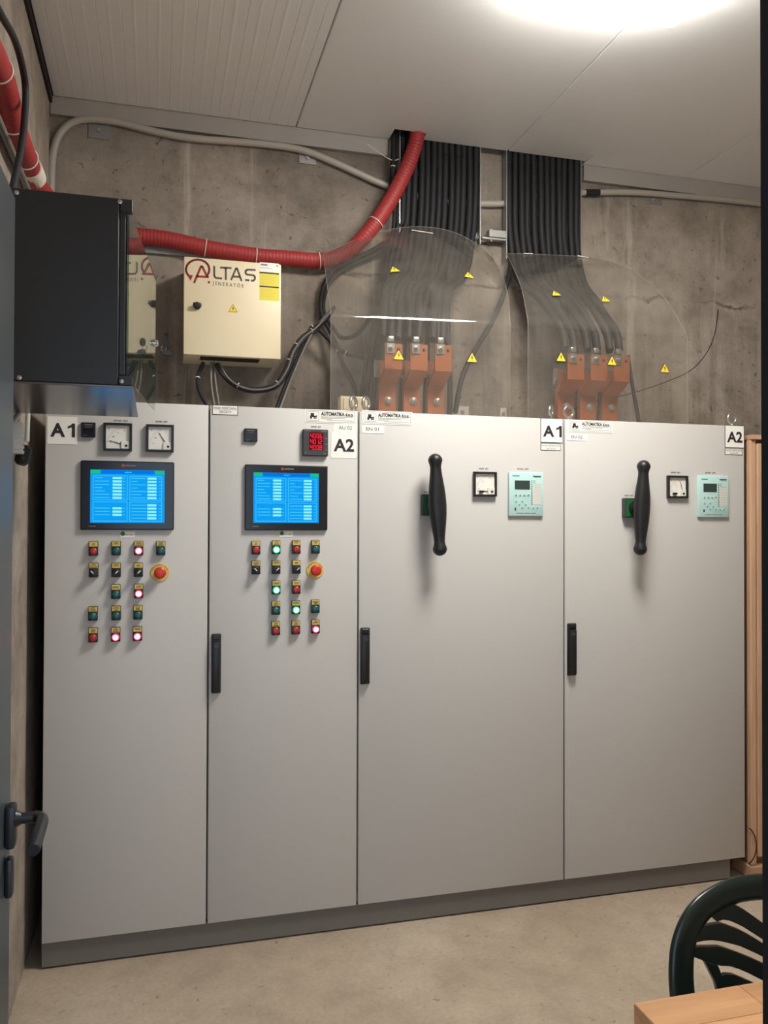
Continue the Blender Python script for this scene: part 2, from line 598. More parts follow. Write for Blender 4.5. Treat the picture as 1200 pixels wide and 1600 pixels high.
# doorway frame
fr = MB()
fr.box(DX1, DX1 + .05, FY - .21, FY + .004, 0, DZ + .05, .003)
o = fr.build('trim_4', M['jamb']); setp(o, 'black door frame post at the right edge', kind='structure')
pl = PX(1195, 1572, DX1 - .001)
MB().box(DX1 - .004, DX1, FY - .05, FY - .012, pl.z - .11, pl.z + .0, .001).build('strike_plate', M['steel'], o)
o = MB().box(DX0 - .02, DX1, FY - .21, FY + .004, DZ, DZ + .05, .003).build('trim_5', M['jamb']); setp(o, 'black door frame head above the doorway', kind='structure')
o = MB().box(DX0 - .02, DX0 + .015, FY - .21, FY - .005, 0, DZ, .003).build('trim_6', M['jamb']); setp(o, 'black door frame post on the hinge side', kind='structure')
# open door leaf
LEAFX, LEAFY = PX(20, 800, .13).x, PX(20, 800, .13).y
dr = empty('door_1', (LEAFX - .025, (LEAFY + FY) / 2, 0), 'open blue-grey metal door with black lever handle', kind='structure')
ltz = P(18, 308, LEAFY).z
MB().box(LEAFX - .048, LEAFX, FY + .006, LEAFY, .012, ltz, .003).build('leaf', M['leaf'], dr)
hz = P(20, 1290, LEAFY - .05).z
ros = MB().box(LEAFX, LEAFX + .018, LEAFY - .068, LEAFY - .030, hz - .040, hz + .040, .006, 2).build('handle_rosette', M['black'], dr, 40)
lv = MB()
hy = LEAFY - .049
lv.cyl((LEAFX + .016, hy, hz + .012), (LEAFX + .027, hy, hz + .012), .017, .0115)
lv.cyl((LEAFX + .020, hy, hz + .012), (LEAFX + .062, hy, hz + .012), .0105)
lv.tube([(LEAFX + .05, hy + .002, hz + .012), (LEAFX + .064, hy - .012, hz + .011), (LEAFX + .066, hy - .05, hz + .008), (LEAFX + .064, hy - .125, hz - .004)], .0115, 14, 6)
lv.build('lever', M['black'], ros, 50)
MB().box(LEAFX, LEAFX + .014, LEAFY - .064, LEAFY - .036, hz - .132, hz - .058, .006, 2).build('key_plate', M['black'], dr, 40)

# ------------------------------------------------------------------ ceiling lamp
lx0, lx1, ly0, ly1 = 1.54, 2.17, -1.30, -.70
lampo = empty('ceiling_lamp', ((lx0 + lx1) / 2, (ly0 + ly1) / 2, CEIL), 'bright rectangular fluorescent lamp on the ceiling', 'lamp')
MB().box(lx0 - .01, lx1 + .01, ly0 - .01, ly1 + .01, 3.452, CEIL, .004).build('housing', M['lampbody'], lampo)
MB().box(lx0, lx1, ly0, ly1, 3.414, 3.452, .008, 2).build('diffuser', M['lamp'], lampo)


# ------------------------------------------------------------------ text
def text_mesh(s, bold=0.0):
    cu = bpy.data.curves.new('t', 'FONT')
    cu.body = s
    cu.size = 1
    cu.offset = bold
    cu.resolution_u = 3
    ob = bpy.data.objects.new('t', cu)
    col.objects.link(ob)
    bpy.context.view_layer.update()
    me = bpy.data.meshes.new_from_object(ob.evaluated_get(bpy.context.evaluated_depsgraph_get()))
    bpy.data.objects.remove(ob)
    return me


def text(s, x0, x1, z0, z1, Y, matl, parent, name='lettering', bold=.0, th=.0006):
    me = text_mesh(s, bold)
    xs = [v.co.x for v in me.vertices]; ys = [v.co.y for v in me.vertices]
    ax, bx_, ay, by = min(xs), max(xs), min(ys), max(ys)
    cx, cz = (x0 + x1) / 2, (z0 + z1) / 2
    bm = bmesh.new(); bm.from_mesh(me)
    bpy.data.meshes.remove(me)
    for v in bm.verts:
        x = x0 + (v.co.x - ax) / (bx_ - ax) * (x1 - x0)
        z = z0 + (v.co.y - ay) / (by - ay) * (z1 - z0)
        v.co = Vector((x - cx, 0, z - cz))
    me = bpy.data.meshes.new('lettering')
    bm.to_mesh(me); bm.free()
    me.materials.append(matl)
    return link(name, me, (cx, Y - th, cz), parent)


# ------------------------------------------------------------------ control cabinets
XS = [0, .5947, 1.189, 2.110, 3.0369]
Z0, Z1 = .1, 2.1
NAMES = ['pale grey control cabinet with screen and lit red lamps, leftmost of the row',
         'pale grey control cabinet with screen, red digital meter and lit green lamps',
         'pale grey breaker cabinet with black rotary grip, sign A1 at its right corner',
         'pale grey breaker cabinet with black rotary grip, rightmost of the row, sign A2']
cabs = []
for i in range(4):
    x0, x1 = XS[i], XS[i + 1]
    c = empty('control_cabinet', ((x0 + x1) / 2, .25, Z0), NAMES[i], 'cabinet', 'cabinets in the row')
    MB().box(x0 + .0015, x1 - .0015, .026, .50, Z0 + .002, Z1, .004).build('body', M['cab'], c)
    MB().box(x0 + .0035, x1 - .0035, 0, .024, Z0, Z1 - .004, .003, 2).build('door', M['cab'], c, 30)
    cabs.append(c)
o = MB().box(.002, P(1141, 1360, .014).x, .014, .48, 0.006, Z0 - .001, .002).build('plinth', M['plinth'])
setp(o, 'dark grey steel plinth running under the row of grey cabinets', 'plinth')


def rect(px0, py0, px1, py1, Y=0):
    a, b = P(px0, (py0 + py1) / 2, Y), P(px1, (py0 + py1) / 2, Y)
    m = (px0 + px1) / 2
    t, u = P(m, py0, Y), P(m, py1, Y)
    return a.x, b.x, u.z, t.z


def sign(parent, px, lab, frame=False, th=.0012):
    x0, x1, z0, z1 = rect(*px)
    if frame:
        f = MB().box(x0, x1, -.001, 0, z0, z1).build('sign', M['ink'], parent)
        MB().box(x0 + .0025, x1 - .0025, -.0017, -.001, z0 + .0025, z1 - .0025).build('sign_face', M['white'], f)
    else:
        f = MB().box(x0, x1, -th, 0, z0, z1).build('sign', M['white'], parent)
    f['label'] = lab
    return f, x0, x1, z0, z1


def hbars(parent, rows, Y, matl, name='printed_lines', th=.0005):
    mb = MB()
    for x0, x1, z0, z1 in rows:
        mb.box(x0, x1, Y - th, Y, z0, z1)
    o_ = mb.build(name, matl, parent)
    if len(rows) > 1: o_['kind'] = 'stuff'
    return o_


def firm_sign(parent, px):
    f, x0, x1, z0, z1 = sign(parent, px, 'white company sticker with small black emblem')
    w, h = x1 - x0, z1 - z0
    Y = -.0012
    mb = MB()
    e = .0012

    def outline(a0, a1, b0, b1):
        mb.box(a0, a1, Y - .0005, Y, b0, b0 + e); mb.box(a0, a1, Y - .0005, Y, b1 - e, b1)
        mb.box(a0, a0 + e, Y - .0005, Y, b0, b1); mb.box(a1 - e, a1, Y - .0005, Y, b0, b1)
    outline(x0 + .03 * w, x1 - .03 * w, z0 + .08 * h, z1 - .08 * h)
    outline(x0 + .06 * w, x0 + .27 * w, z0 + .18 * h, z1 - .18 * h)
    mb.build('border', M['greyink'], f)['kind'] = 'stuff'
    em = MB()
    ex, ez, ew, eh = x0 + .10 * w, z0 + .30 * h, .13 * w, .42 * h
    em.box(ex + .1 * ew, ex + .6 * ew, Y - .0006, Y, ez + .45 * eh, ez + eh)
    em.box(ex, ex + .95 * ew, Y - .0006, Y, ez + .28 * eh, ez + .52 * eh)
    em.box(ex, ex + .28 * ew, Y - .0006, Y, ez, ez + .3 * eh)
    em.box(ex + .55 * ew, ex + ew, Y - .0006, Y, ez + .02 * eh, ez + .14 * eh)
    em.box(ex + .55 * ew, ex + .7 * ew, Y - .0006, Y, ez + .02 * eh, ez + .4 * eh)
    em.box(ex + .85 * ew, ex + ew, Y - .0006, Y, ez + .2 * eh, ez + .6 * eh)
    em.build('emblem', M['ink'], f)['kind'] = 'stuff'
    text('AUTOMATIKA d.o.o.', x0 + .31 * w, x1 - .06 * w, z0 + .55 * h, z1 - .16 * h, Y, M['ink'], f, bold=.045)
    rows = []
    for k, (a, b) in enumerate(((.31, .93), (.31, .78), (.31, .52), (.42, .93))):
        zz = z0 + (.46 - .085 * k) * h
        rows.append((x0 + a * w, x0 + b * w, zz, zz + .028 * h))
    hbars(f, rows, Y, M['greyink'])


def plain_sign(parent, px, s, lab, fx=(.2, .8), fz=(.3, .7), bold=.0, frame=False, matl=None):
    f, x0, x1, z0, z1 = sign(parent, px, lab, frame)
    w, h = x1 - x0, z1 - z0
    lines = s if isinstance(s, list) else [(s, fx, fz)]
    for t, a, b in lines:
        if t == 'A1':
            tx0, tx1, tz0, tz1 = x0 + a[0] * w, x0 + a[1] * w, z0 + b[0] * h, z0 + b[1] * h
            tw, thh = tx1 - tx0, tz1 - tz0
            Yt = -.0018 if frame else -.0012
            text('A', tx0, tx0 + .60 * tw, tz0, tz1, Yt, M['ink'], f, bold=.035)
            k0 = tx0 + .74 * tw
            MB().prism([(k0 + .13 * tw, tz0), (tx1 - .0 * tw, tz0), (tx1, tz1), (k0 + .14 * tw, tz1), (k0 + .09 * tw, tz1 - .12 * thh), (k0 - .04 * tw, tz1 - .22 * thh),
                        (k0 - .04 * tw, tz1 - .38 * thh), (k0 + .13 * tw, tz1 - .27 * thh)], Yt - .0006, Yt).build('figure_one', M['ink'], f)
            continue
        text(t, x0 + a[0] * w, x0 + a[1] * w, z0 + b[0] * h, z0 + b[1] * h, -.0018 if frame else -.0012, matl or M['ink'], f, bold=bold)
    return f


C1, C2, C3, C4 = cabs
plain_sign(C1, (74, 651, 121, 694), 'A1', 'white sticker reading A1', (.10, .92), (.26, .76), .03)
plain_sign(C2, (517, 675, 557, 716), 'A2', 'white sticker reading A2', (.10, .90), (.25, .74), .03)
plain_sign(C2, (521, 662, 557, 675), 'AU 02', 'white sticker reading AU 02', (.22, .80), (.28, .72))
firm_sign(C2, (476, 640.5, 557, 661.5))
plain_sign(C2, (331.5, 633, 372, 648.5), [('MHE MERDANI', (.07, .93), (.54, .80)), ('06/2019', (.28, .72), (.2, .44))], 'small framed white sticker with two printed lines', frame=True, matl=M['greyink'])
firm_sign(C3, (566, 642.5, 644, 663.5))
plain_sign(C3, (565.5, 664.5, 600, 677), 'EN 01', 'white sticker reading EN 01', (.18, .76), (.3, .72))
plain_sign(C3, (844.5, 653.5, 879.5, 692), 'A1', 'framed white sign reading A1', (.10, .94), (.24, .70), .03, True)
plain_sign(C3, (844.5, 693, 875.5, 704), [('MHE MERDANI', (.05, .95), (.55, .82)), ('06/2019', (.28, .74), (.16, .42))], 'small white sticker under the A1 sign', frame=True, matl=M['greyink'])
firm_sign(C4, (887, 657, 956.5, 676))
plain_sign(C4, (886, 677.5, 917, 688.5), 'EN 02', 'white sticker reading EN 02', (.2, .76), (.28, .72))
plain_sign(C4, (1132.5, 664.5, 1162.5, 700), 'A2', 'framed white sign reading A2', (.10, .90), (.24, .72), .03, True)
plain_sign(C4, (1132.5, 701, 1159.5, 711), [('MHE MERDANI', (.05, .95), (.55, .82)), ('06/2019', (.28, .74), (.16, .42))], 'small white sticker under the A2 sign', frame=True, matl=M['greyink'])


def tag_text(parent, px0, py, px1, h=2.6):
    x0, x1, z0, z1 = rect(px0, py - h / 2, px1, py + h / 2)
    n = 9
    rows = []
    for k in range(n):
        if k == 5: continue
        a = x0 + (x1 - x0) * (k + .1) / n
        rows.append((a, a + (x1 - x0) / n * .7, z0 + (.0015 if k % 3 else 0), z1))
    return hbars(parent, rows, -.0002, M['greyink'], 'engraved_caption')


for cb, a in ((C1, (178, 657.5, 200)), (C1, (243, 659, 262)), (C2, (486, 667, 502)), (C3, (748, 732.5, 763)), (C3, (808, 733, 826)),
              (C4, (1048, 738.5, 1063)), (C4, (1102, 739, 1118)), (C4, (976, 774.5, 989)), (C3, (662, 769, 674))):
    tag_text(cb, *a)


def relay_unit(parent, px):
    x0, x1, z0, z1 = rect(*px)
    w, h = x1 - x0, z1 - z0
    b = MB().box(x0, x1, -.012, 0, z0, z1, .002).build('supervision_relay', M['black'], parent)
    b['label'] = 'small square black relay unit'
    MB().box(x0 + .12 * w, x1 - .08 * w, -.0125, -.012, z0 + .08 * h, z0 + .6 * h).build('cover', M['blackgloss'], b)
    hbars(b, [(x0 + .22 * w, x0 + .78 * w, z0 + .80 * h, z0 + .87 * h), (x0 + .25 * w, x0 + .7 * w, z0 + .66 * h, z0 + .69 * h), (x0 + .18 * w, x0 + .4 * w, z0 + .1 * h, z0 + .13 * h)], -.0126, M['greyink'])


relay_unit(C1, (127, 660.5, 149.5, 683.5))
relay_unit(C2, (381, 670, 402, 690.5))


def meter(parent, px, letter, ang, lab, nums, knob=False, top=True):
    x0, x1, z0, z1 = rect(*px)
    w, h = x1 - x0, z1 - z0
    t = .085 * w
    f = MB()
    for a in ((x0, x0 + t, z0, z1), (x1 - t, x1, z0, z1), (x0 + t, x1 - t, z0, z0 + t), (x0 + t, x1 - t, z1 - t, z1)):
        f.box(a[0], a[1], -.016, 0, a[2], a[3], .001)
    f = f.build('panel_meter', M['black'], parent)
    f['label'] = lab
    d = MB().box(x0 + t, x1 - t, -.007, -.001, z0 + t, z1 - t).build('dial', M['dial'], f)
    # corner cover with zero screw, bottom right
    MB().box(x1 - t - .30 * w, x1 - t, -.0115, -.007, z0 + t, z0 + t + .28 * h, .001).build('corner_cover', M['offwhite'], f)
    cx, cz = x1 - t - .12 * w, z0 + t + .115 * h
    MB().cyl((cx, -.0115, cz), (cx, -.0130, cz), .045 * w, n=16).build('zero_screw', M['black'], f)
    # needle
    L = .62 * w
    n0 = Vector((cx - .16 * w * math.cos(ang), 0, cz + .16 * w * math.sin(ang)))
    n1 = Vector((cx - L * math.cos(ang), 0, cz + L * math.sin(ang)))
    q = Vector((math.sin(ang), 0, math.cos(ang)))
    nd = MB()
    nd.extrude_poly([n0 + q * .0016 + Vector((0, -.009, 0)), n0 - q * .0016 + Vector((0, -.009, 0)), n1 - q * .0007 + Vector((0, -.009, 0)), n1 + q * .0007 + Vector((0, -.009, 0))], (0, .0008, 0))
    nd.build('needle', M['ink'], f)
    sc = MB()
    for k in range(21):
        a = math.radians(4 + 82 * k / 20)
        r0, r1 = .66 * w, (.72 if k % 5 == 0 else .69) * w
        u = Vector((-math.cos(a), 0, math.sin(a)))
        tq = Vector((math.sin(a), 0, math.cos(a))) * .0004
        c = Vector((cx, -.0071, cz))
        pts = [c + u * r0 + tq, c + u * r0 - tq, c + u * r1 - tq, c + u * r1 + tq]
        if all(x0 + t < p_.x < x1 - t and z0 + t < p_.z < z1 - t for p_ in pts):
            sc.extrude_poly(pts, (0, -.0003, 0))
    sc.build('scale_marks', M['greyink'], f)['kind'] = 'stuff'
    text(letter, x0 + .15 * w, x0 + .22 * w, z1 - .24 * h, z1 - .16 * h, -.0071, M['greyink'], f)
    for k, nn in enumerate(nums):
        a = math.radians(12 + 70 * k / max(1, len(nums) - 1))
        c = Vector((cx - .56 * w * math.cos(a), 0, cz + .56 * w * math.sin(a)))
        text(nn, c.x - .03 * w, c.x + .03 * w, c.z - .02 * h, c.z + .02 * h, -.0071, M['greyink'], f)
    if knob:
        kx, kz = x0 + .34 * w, z0 + .20 * h
        MB().box(kx - .09 * w, kx + .09 * w, -.022, -.007, kz - .045 * h, kz + .045 * h, .003, 2).build('pointer_knob', M['black'], f)
    return f


meter(C1, (162, 661.5, 206.5, 705), 'A', math.radians(17), 'square analogue meter with needle near the left', ['0', '1', '2', '3'])
meter(C1, (228.5, 664, 271.5, 706.5), 'V', math.radians(57), 'square analogue voltmeter with raised needle', ['0', '1', '2', '3'])
meter(C3, (738.5, 737.5, 774.5, 776), 'A', math.radians(3), 'square analogue meter with needle at rest', ['0', '5', '9'], True)
meter(C4, (1041, 743.5, 1072.5, 778.5), 'A', math.radians(73), 'square analogue meter with steep needle', ['0', '5', '9'], True)

# red digital meter
x0, x1, z0, z1 = rect(472, 671.5, 511.5, 713)
w, h = x1 - x0, z1 - z0
dm = MB().box(x0, x1, -.018, 0, z0, z1, .003).build('digital_meter', M['darkgrey'], C2)
dm['label'] = 'dark digital meter with three rows of red digits'
MB().box(x0 + .25 * w, x0 + .80 * w, -.0185, -.018, z0 + .22 * h, z0 + .88 * h).build('display_window', M['reddark'], dm)
SEG = {'0': 'abcdef', '1': 'bc', '2': 'abged', '4': 'fgbc', '6': 'afgcde', '8': 'abcdefg'}


def seg_digit(mb, ch, x, z, dw, dh, Y):
    s = .17 * dw
    bars = {'a': (x, x + dw, z + dh - s, z + dh), 'd': (x, x + dw, z, z + s), 'g': (x, x + dw, z + dh / 2 - s / 2, z + dh / 2 + s / 2),
            'f': (x, x + s, z + dh / 2, z + dh), 'b': (x + dw - s, x + dw, z + dh / 2, z + dh), 'e': (x, x + s, z, z + dh / 2), 'c': (x + dw - s, x + dw, z, z + dh / 2)}
    for k in SEG[ch]:
        a = bars[k]
        mb.box(a[0], a[1], Y - .0006, Y, a[2], a[3])


mb = MB()
for r_, s in enumerate(('400.6', '401.2', '400.8')):
    zz = z0 + (.665 - .215 * r_) * h
    k = 0
    for ch in s:
        if ch == '.':
            xx = x0 + (.29 + .125 * k - .012) * w
            mb.box(xx - .012 * w, xx + .006 * w, -.0191, -.0185, zz, zz + .02 * h)
            continue
        seg_digit(mb, ch, x0 + (.29 + .125 * k) * w, zz, .085 * w, .17 * h, -.0185)
        k += 1
mb.build('digits', M['redled'], dm)['kind'] = 'stuff'
hbars(dm, [(x0 + .08 * w, x0 + .3 * w, z1 - .07 * h, z1 - .05 * h), (x0 + .72 * w, x0 + .95 * w, z1 - .09 * h, z1 - .06 * h)] +
      [(x0 + .88 * w, x0 + .96 * w, z0 + q * h, z0 + (q + .025) * h) for q in (.66, .44, .22)] + [(x0 + .08 * w, x0 + .14 * w, z0 + .1 * h, z0 + .14 * h), (x0 + .82 * w, x0 + .89 * w, z0 + .08 * h, z0 + .12 * h)], -.018, M['greyink'])


# touch screens
def screen(parent, px, lit, lab):
    x0, x1, z0, z1 = rect(*px)
    b = MB().box(x0, x1, -.014, 0, z0, z1, .004, 2).build('touch_screen', M['blackgloss'], parent)
    b['label'] = lab
    a0, a1, b0, b1 = rect(*lit, -.014)
    Y = -.014
    w, h = a1 - a0, b1 - b0
    MB().box(a0, a1, Y - .0004, Y, b0, b1).build('display', M['scr'], b)
    Y -= .0004
    hb = lambda rows, m, n: hbars(b, rows, Y, m, n, .0003)
    hb([(a0 + .14 * w, a0 + .86 * w, b1 - .075 * h, b1 - .004 * h)], M['scrhead'], 'display_header')
    hb([(a0 + .004 * w, a0 + .125 * w, b1 - .07 * h, b1 - .004 * h), (a0 + .875 * w, a0 + .996 * w, b1 - .07 * h, b1 - .004 * h)], M['scrgreen'], 'display_corner_key')
    rows = [(a0 + .46 * w, a0 + .55 * w, b1 - .055 * h, b1 - .035 * h)]
    e = .006 * w
    for (u0, u1, v0, v1) in ((.035, .495, .43, .89), (.525, .965, .43, .89), (.035, .495, .03, .40), (.525, .965, .03, .40)):
        p0, p1, q0, q1 = a0 + u0 * w, a0 + u1 * w, b0 + v0 * h, b0 + v1 * h
        rows += [(p0, p1, q0, q0 + e), (p0, p1, q1 - e, q1), (p0, p0 + e, q0, q1), (p1 - e, p1, q0, q1)]
    vals = []
    rnd = random.Random(3)
    for side, u in ((0, .06), (1, .55)):
        for k in range(7):
            v = .845 - .062 * k
            rows.append((a0 + u * w, a0 + (u + rnd.choice((.08, .10, .13, .2, .19)) * (1.0 if side else 1)) * w, b0 + v * h - .004 * h, b0 + v * h + .008 * h))
            vals.append((a0 + (u + .235 - .02 * side) * w, a0 + (u + .36 - .02 * side) * w, b0 + v * h - .02 * h, b0 + v * h + .02 * h))
            rows.append((a0 + (u + .375) * w, a0 + (u + .40) * w, b0 + v * h - .006 * h, b0 + v * h + .006 * h))
        for k in range(3 if side == 0 else 5):
            v = (.275 if side == 0 else .335) - .062 * k
            rows.append((a0 + u * w, a0 + (u + .2) * w, b0 + v * h - .004 * h, b0 + v * h + .008 * h))
            vals.append((a0 + (u + .235 - .02 * side) * w, a0 + (u + .36 - .02 * side) * w, b0 + v * h - .02 * h, b0 + v * h + .02 * h))
            rows.append((a0 + (u + .375) * w, a0 + (u + .40) * w, b0 + v * h - .006 * h, b0 + v * h + .006 * h))
    hb(rows, M['scrline'], 'display_text')
    hb(vals, M['scrval'], 'display_values')
    cx = (x0 + x1) / 2
    zt = (z1 + b1) / 2
    hbars(b, [(cx - .01, cx + .028, zt - .0025, zt + .0025)], -.0142, M['greyink'], 'maker_name')
    MB().cyl((cx - .018, -.0139, zt), (cx - .018, -.0147, zt), .006, n=16).build('maker_dot', M['red'], b)
    hbars(b, [(x0 + .03 * (x1 - x0) + .02, x0 + .03 * (x1 - x0) + .045, (z0 + b0) / 2 - .001, (z0 + b0) / 2 + .002)], -.0142, M['greyink'], 'small_print')


screen(C1, (126, 721, 272, 828), (141, 734.5, 257, 817), 'black framed touch screen showing a blue data page')
screen(C2, (382, 727, 511, 828.5), (396, 739, 498, 817), 'black framed touch screen showing a blue data page')
for cb, px in ((C1, (188, 830.5, 211, 840)), (C2, (437, 830, 458, 839))):
    f, x0, x1, z0, z1 = sign(cb, px, 'small white sticker with a green mark')
    w, h = x1 - x0, z1 - z0
    MB().lathe((x0 + .16 * w, -.0012, z0 + .65 * h), (0, -1, 0), [(0, .16 * w), (.0005, .15 * w)], 14).build('green_mark', M['green'], f)
    hbars(f, [(x0 + .2 * w, x0 + .55 * w, z0 + .4 * h, z0 + .48 * h), (x0 + .62 * w, x0 + .85 * w, z0 + .4 * h, z0 + .48 * h)], -.0012, M['greyink'])

# push buttons and selectors (shared meshes)
BW, BH = .0335, .0535
proto = {}


def mesh_of(mb, name, m, smooth=None):
    o = mb.build(name, m, None, smooth, loc=(0, 0, 0))
    me = o.data
    bpy.data.objects.remove(o)
    return me


proto['bezel'] = mesh_of(MB().box(-BW / 2, BW / 2, -.017, 0, -BH / 2, -BH / 2 + BW, .0025, 2).box(-BW / 2, BW / 2, -.013, 0, BH / 2 - .0215, BH / 2, .0015), 'button_body', M['black'], 30)
proto['legend'] = mesh_of(MB().box(-BW / 2 + .0018, BW / 2 - .0018, -.0146, -.0128, BH / 2 - .0195, BH / 2 - .0018, .0005), 'legend_plate', M['yellow'])
CZ = -BH / 2 + BW / 2
lens_prof = [(0, .0132), (.003, .0134), (.006, .012), (.0075, .0075), (.008, .001)]
for k in ('teal', 'red', 'redlit', 'greenlit'):
    proto[k] = mesh_of(MB().lathe((0, -.0165, CZ), (0, -1, 0), lens_prof, 24), 'lens', M[k], 50)
for k in ('redlit', 'greenlit'):
    proto[k + 'core'] = mesh_of(MB().lathe((0, -.0236, CZ), (0, -1, 0), [(0, .0098), (.0012, .0085), (.0018, .001)], 20), 'glow_core', M[k + 'core'], 50)
for k, sgn in (('selL', -1), ('selR', 1)):
    mb = MB().lathe((0, -.0165, CZ), (0, -1, 0), [(0, .0138), (.005, .0138), (.006, .012)], 24)
    d = Vector((sgn * .7071, 0, .7071)); q = Vector((-.7071 * 1, 0, sgn * .7071))
    base = Vector((0, -.0225, CZ))
    mb.extrude_poly([base + d * .0125 + q * .0045, base + d * .0125 - q * .0045, base - d * .0125 - q * .0045, base - d * .0125 + q * .0045], (0, -.014, 0))
    proto[k] = mesh_of(mb, 'knob', M['black'], 40)
    b2 = Vector((0, -.0365, CZ))
    proto[k + 'm'] = mesh_of(MB().extrude_poly([b2 + d * .0115 + q * .0016, b2 + d * .0115 - q * .0016, b2 - d * .002 - q * .0016, b2 - d * .002 + q * .0016], (0, -.0006, 0)), 'white_pointer', M['white'])


def button(parent, px, py, kind, leg):
    c = P(px, py, 0)
    nm = 'selector_switch' if kind.startswith('sel') else 'push_button'
    b = link(nm, proto['bezel'], c, parent)
    lab = {'teal': 'teal push button with yellow legend plate', 'red': 'unlit red push button with yellow legend plate',
           'redlit': 'glowing red push button with yellow legend plate', 'greenlit': 'glowing green push button with yellow legend plate'}.get(kind, 'black selector switch with white pointer and yellow legend plate')
    b['label'] = lab
    link('legend_plate', proto['legend'], c, b)
    link('knob' if kind.startswith('sel') else 'lens', proto[kind], c, b)
    if kind.startswith('sel'):
        link('white_pointer', proto[kind + 'm'], c, b)
    if kind.endswith('lit'):
        link('glow_core', proto[kind + 'core'], c, b)
    zc = c.z + BH / 2 - .0107
    if leg:
        ww = .0045 * len(leg)
        text(leg, c.x - ww / 2, c.x + ww / 2, zc - .0038, zc + .0038, c.y - .0147, M['ink'], b, bold=.02)
    else:
        rr = random.Random(int(px * 7 + py))
        rows = []
        for k in range(2 + (int(px + py) % 2)):
            hw = .5 * rr.uniform(.012, .024)
            z = zc + .005 - k * .005
            rows.append((c.x - hw, c.x + hw, z - .0012, z + .0008))
        hbars(b, rows, -.0147, M['ink'])


def estop(parent, px, py, r):
    c = P(px, py, 0)
    e = MB().lathe(c, (0, -1, 0), [(0, r), (.003, r), (.004, r * .96)], 40).build('emergency_stop', M['yellow'], parent, 30)
    e['label'] = 'red mushroom emergency stop on a yellow ring'
    MB().lathe(c + Vector((0, -.004, 0)), (0, -1, 0), [(0, r * .5), (.02, r * .48)], 28).build('collar', M['yellow'], e, 30)
    mr = r * .64
    MB().lathe(c + Vector((0, -.02, 0)), (0, -1, 0), [(0, mr * .8), (.004, mr), (.012, mr), (.016, mr * .9), (.018, mr * .6), (.0185, .001)], 32).build('mushroom_head', M['mushroom'], e, 50)
    # lettering around the ring
    s = 'EMERGENCY STOP'
    for k, ch in enumerate(s):
        if ch == ' ': continue
        a = math.radians(160 - 140 * k / (len(s) - 1))
        p = c + Vector((math.cos(a) * r * .86, 0, math.sin(a) * r * .86))
        t = text(ch, p.x - .002, p.x + .002, p.z - .0027, p.z + .0027, -.004, M['ink'], e, name='letter')
        t.rotation_euler = (0, -(a - PI / 2), 0)


T_, R_, RL, GL, SL, SR = 'teal', 'red', 'redlit', 'greenlit', 'selL', 'selR'
for px, py, k, leg in ((146.3, 857, R_, 'Z1'), (181.8, 856.3, T_, ''), (216.8, 856.3, RL, ''), (251.3, 856.3, T_, ''),
                       (146.6, 890.5, SL, ''), (181.8, 890.3, SR, ''), (216.3, 890, SR, 'APU'),
                       (181.3, 924, T_, 'START'), (216.8, 923, RL, 'STOP'),
                       (145.6, 958, T_, ''), (181.8, 957.3, T_, ''), (215.6, 956.3, T_, ''),
                       (145.9, 991.5, R_, ''), (181, 990.6, RL, ''), (214.9, 989.4, RL, '')):
    button(C1, px, py, k, leg)
estop(C1, 250.0, 894.5, .0345)
for px, py, k, leg in ((399.4, 855.5, R_, 'Z1'), (430.9, 854.8, GL, ''), (462.3, 854.5, R_, ''), (492.3, 854.3, T_, ''),
                       (399.4, 886.5, SL, ''), (430.8, 886, SR, ''), (462.3, 885.5, SR, 'APU'),
                       (430.9, 917.5, GL, 'START'), (462.1, 917, R_, 'STOP'),
                       (430.4, 949.5, T_, ''), (461.7, 948.5, GL, ''), (492, 947, T_, ''),
                       (430.2, 981, R_, ''), (461.5, 980, R_, ''), (492.2, 978.5, RL, '')):
    button(C2, px, py, k, leg)
estop(C2, 492.0, 890.5, .0345)


# swing handles on the doors
def swing_handle(parent, px):
    x0, x1, z0, z1 = rect(*px)
    w, h = x1 - x0, z1 - z0
    b = MB().box(x0, x1, -.012, 0, z0, z1, .004, 2).build('door_handle', M['black'], parent, 30)
    b['label'] = 'slim black swing handle'
    MB().box(x0 + .1 * w, x1 - .1 * w, -.024, -.012, z0 + .02 * h, z1 - .12 * h, .006, 2).build('lever', M['black'], b, 30)
    MB().box(x0 + .1 * w, x1 - .1 * w, -.019, -.012, z1 - .10 * h, z1 - .015 * h, .003).build('lock_cap', M['black'], b, 30)
    MB().cyl(((x0 + x1) / 2, -.024, z1 - .2 * h), ((x0 + x1) / 2, -.0255, z1 - .2 * h), .008, n=16).build('lock_cylinder', M['darkgrey'], b)


swing_handle(C2, (330, 990, 345, 1082.5))
swing_handle(C3, (562.5, 980.5, 577, 1068.5))
swing_handle(C4, (885.5, 973.5, 899, 1055))


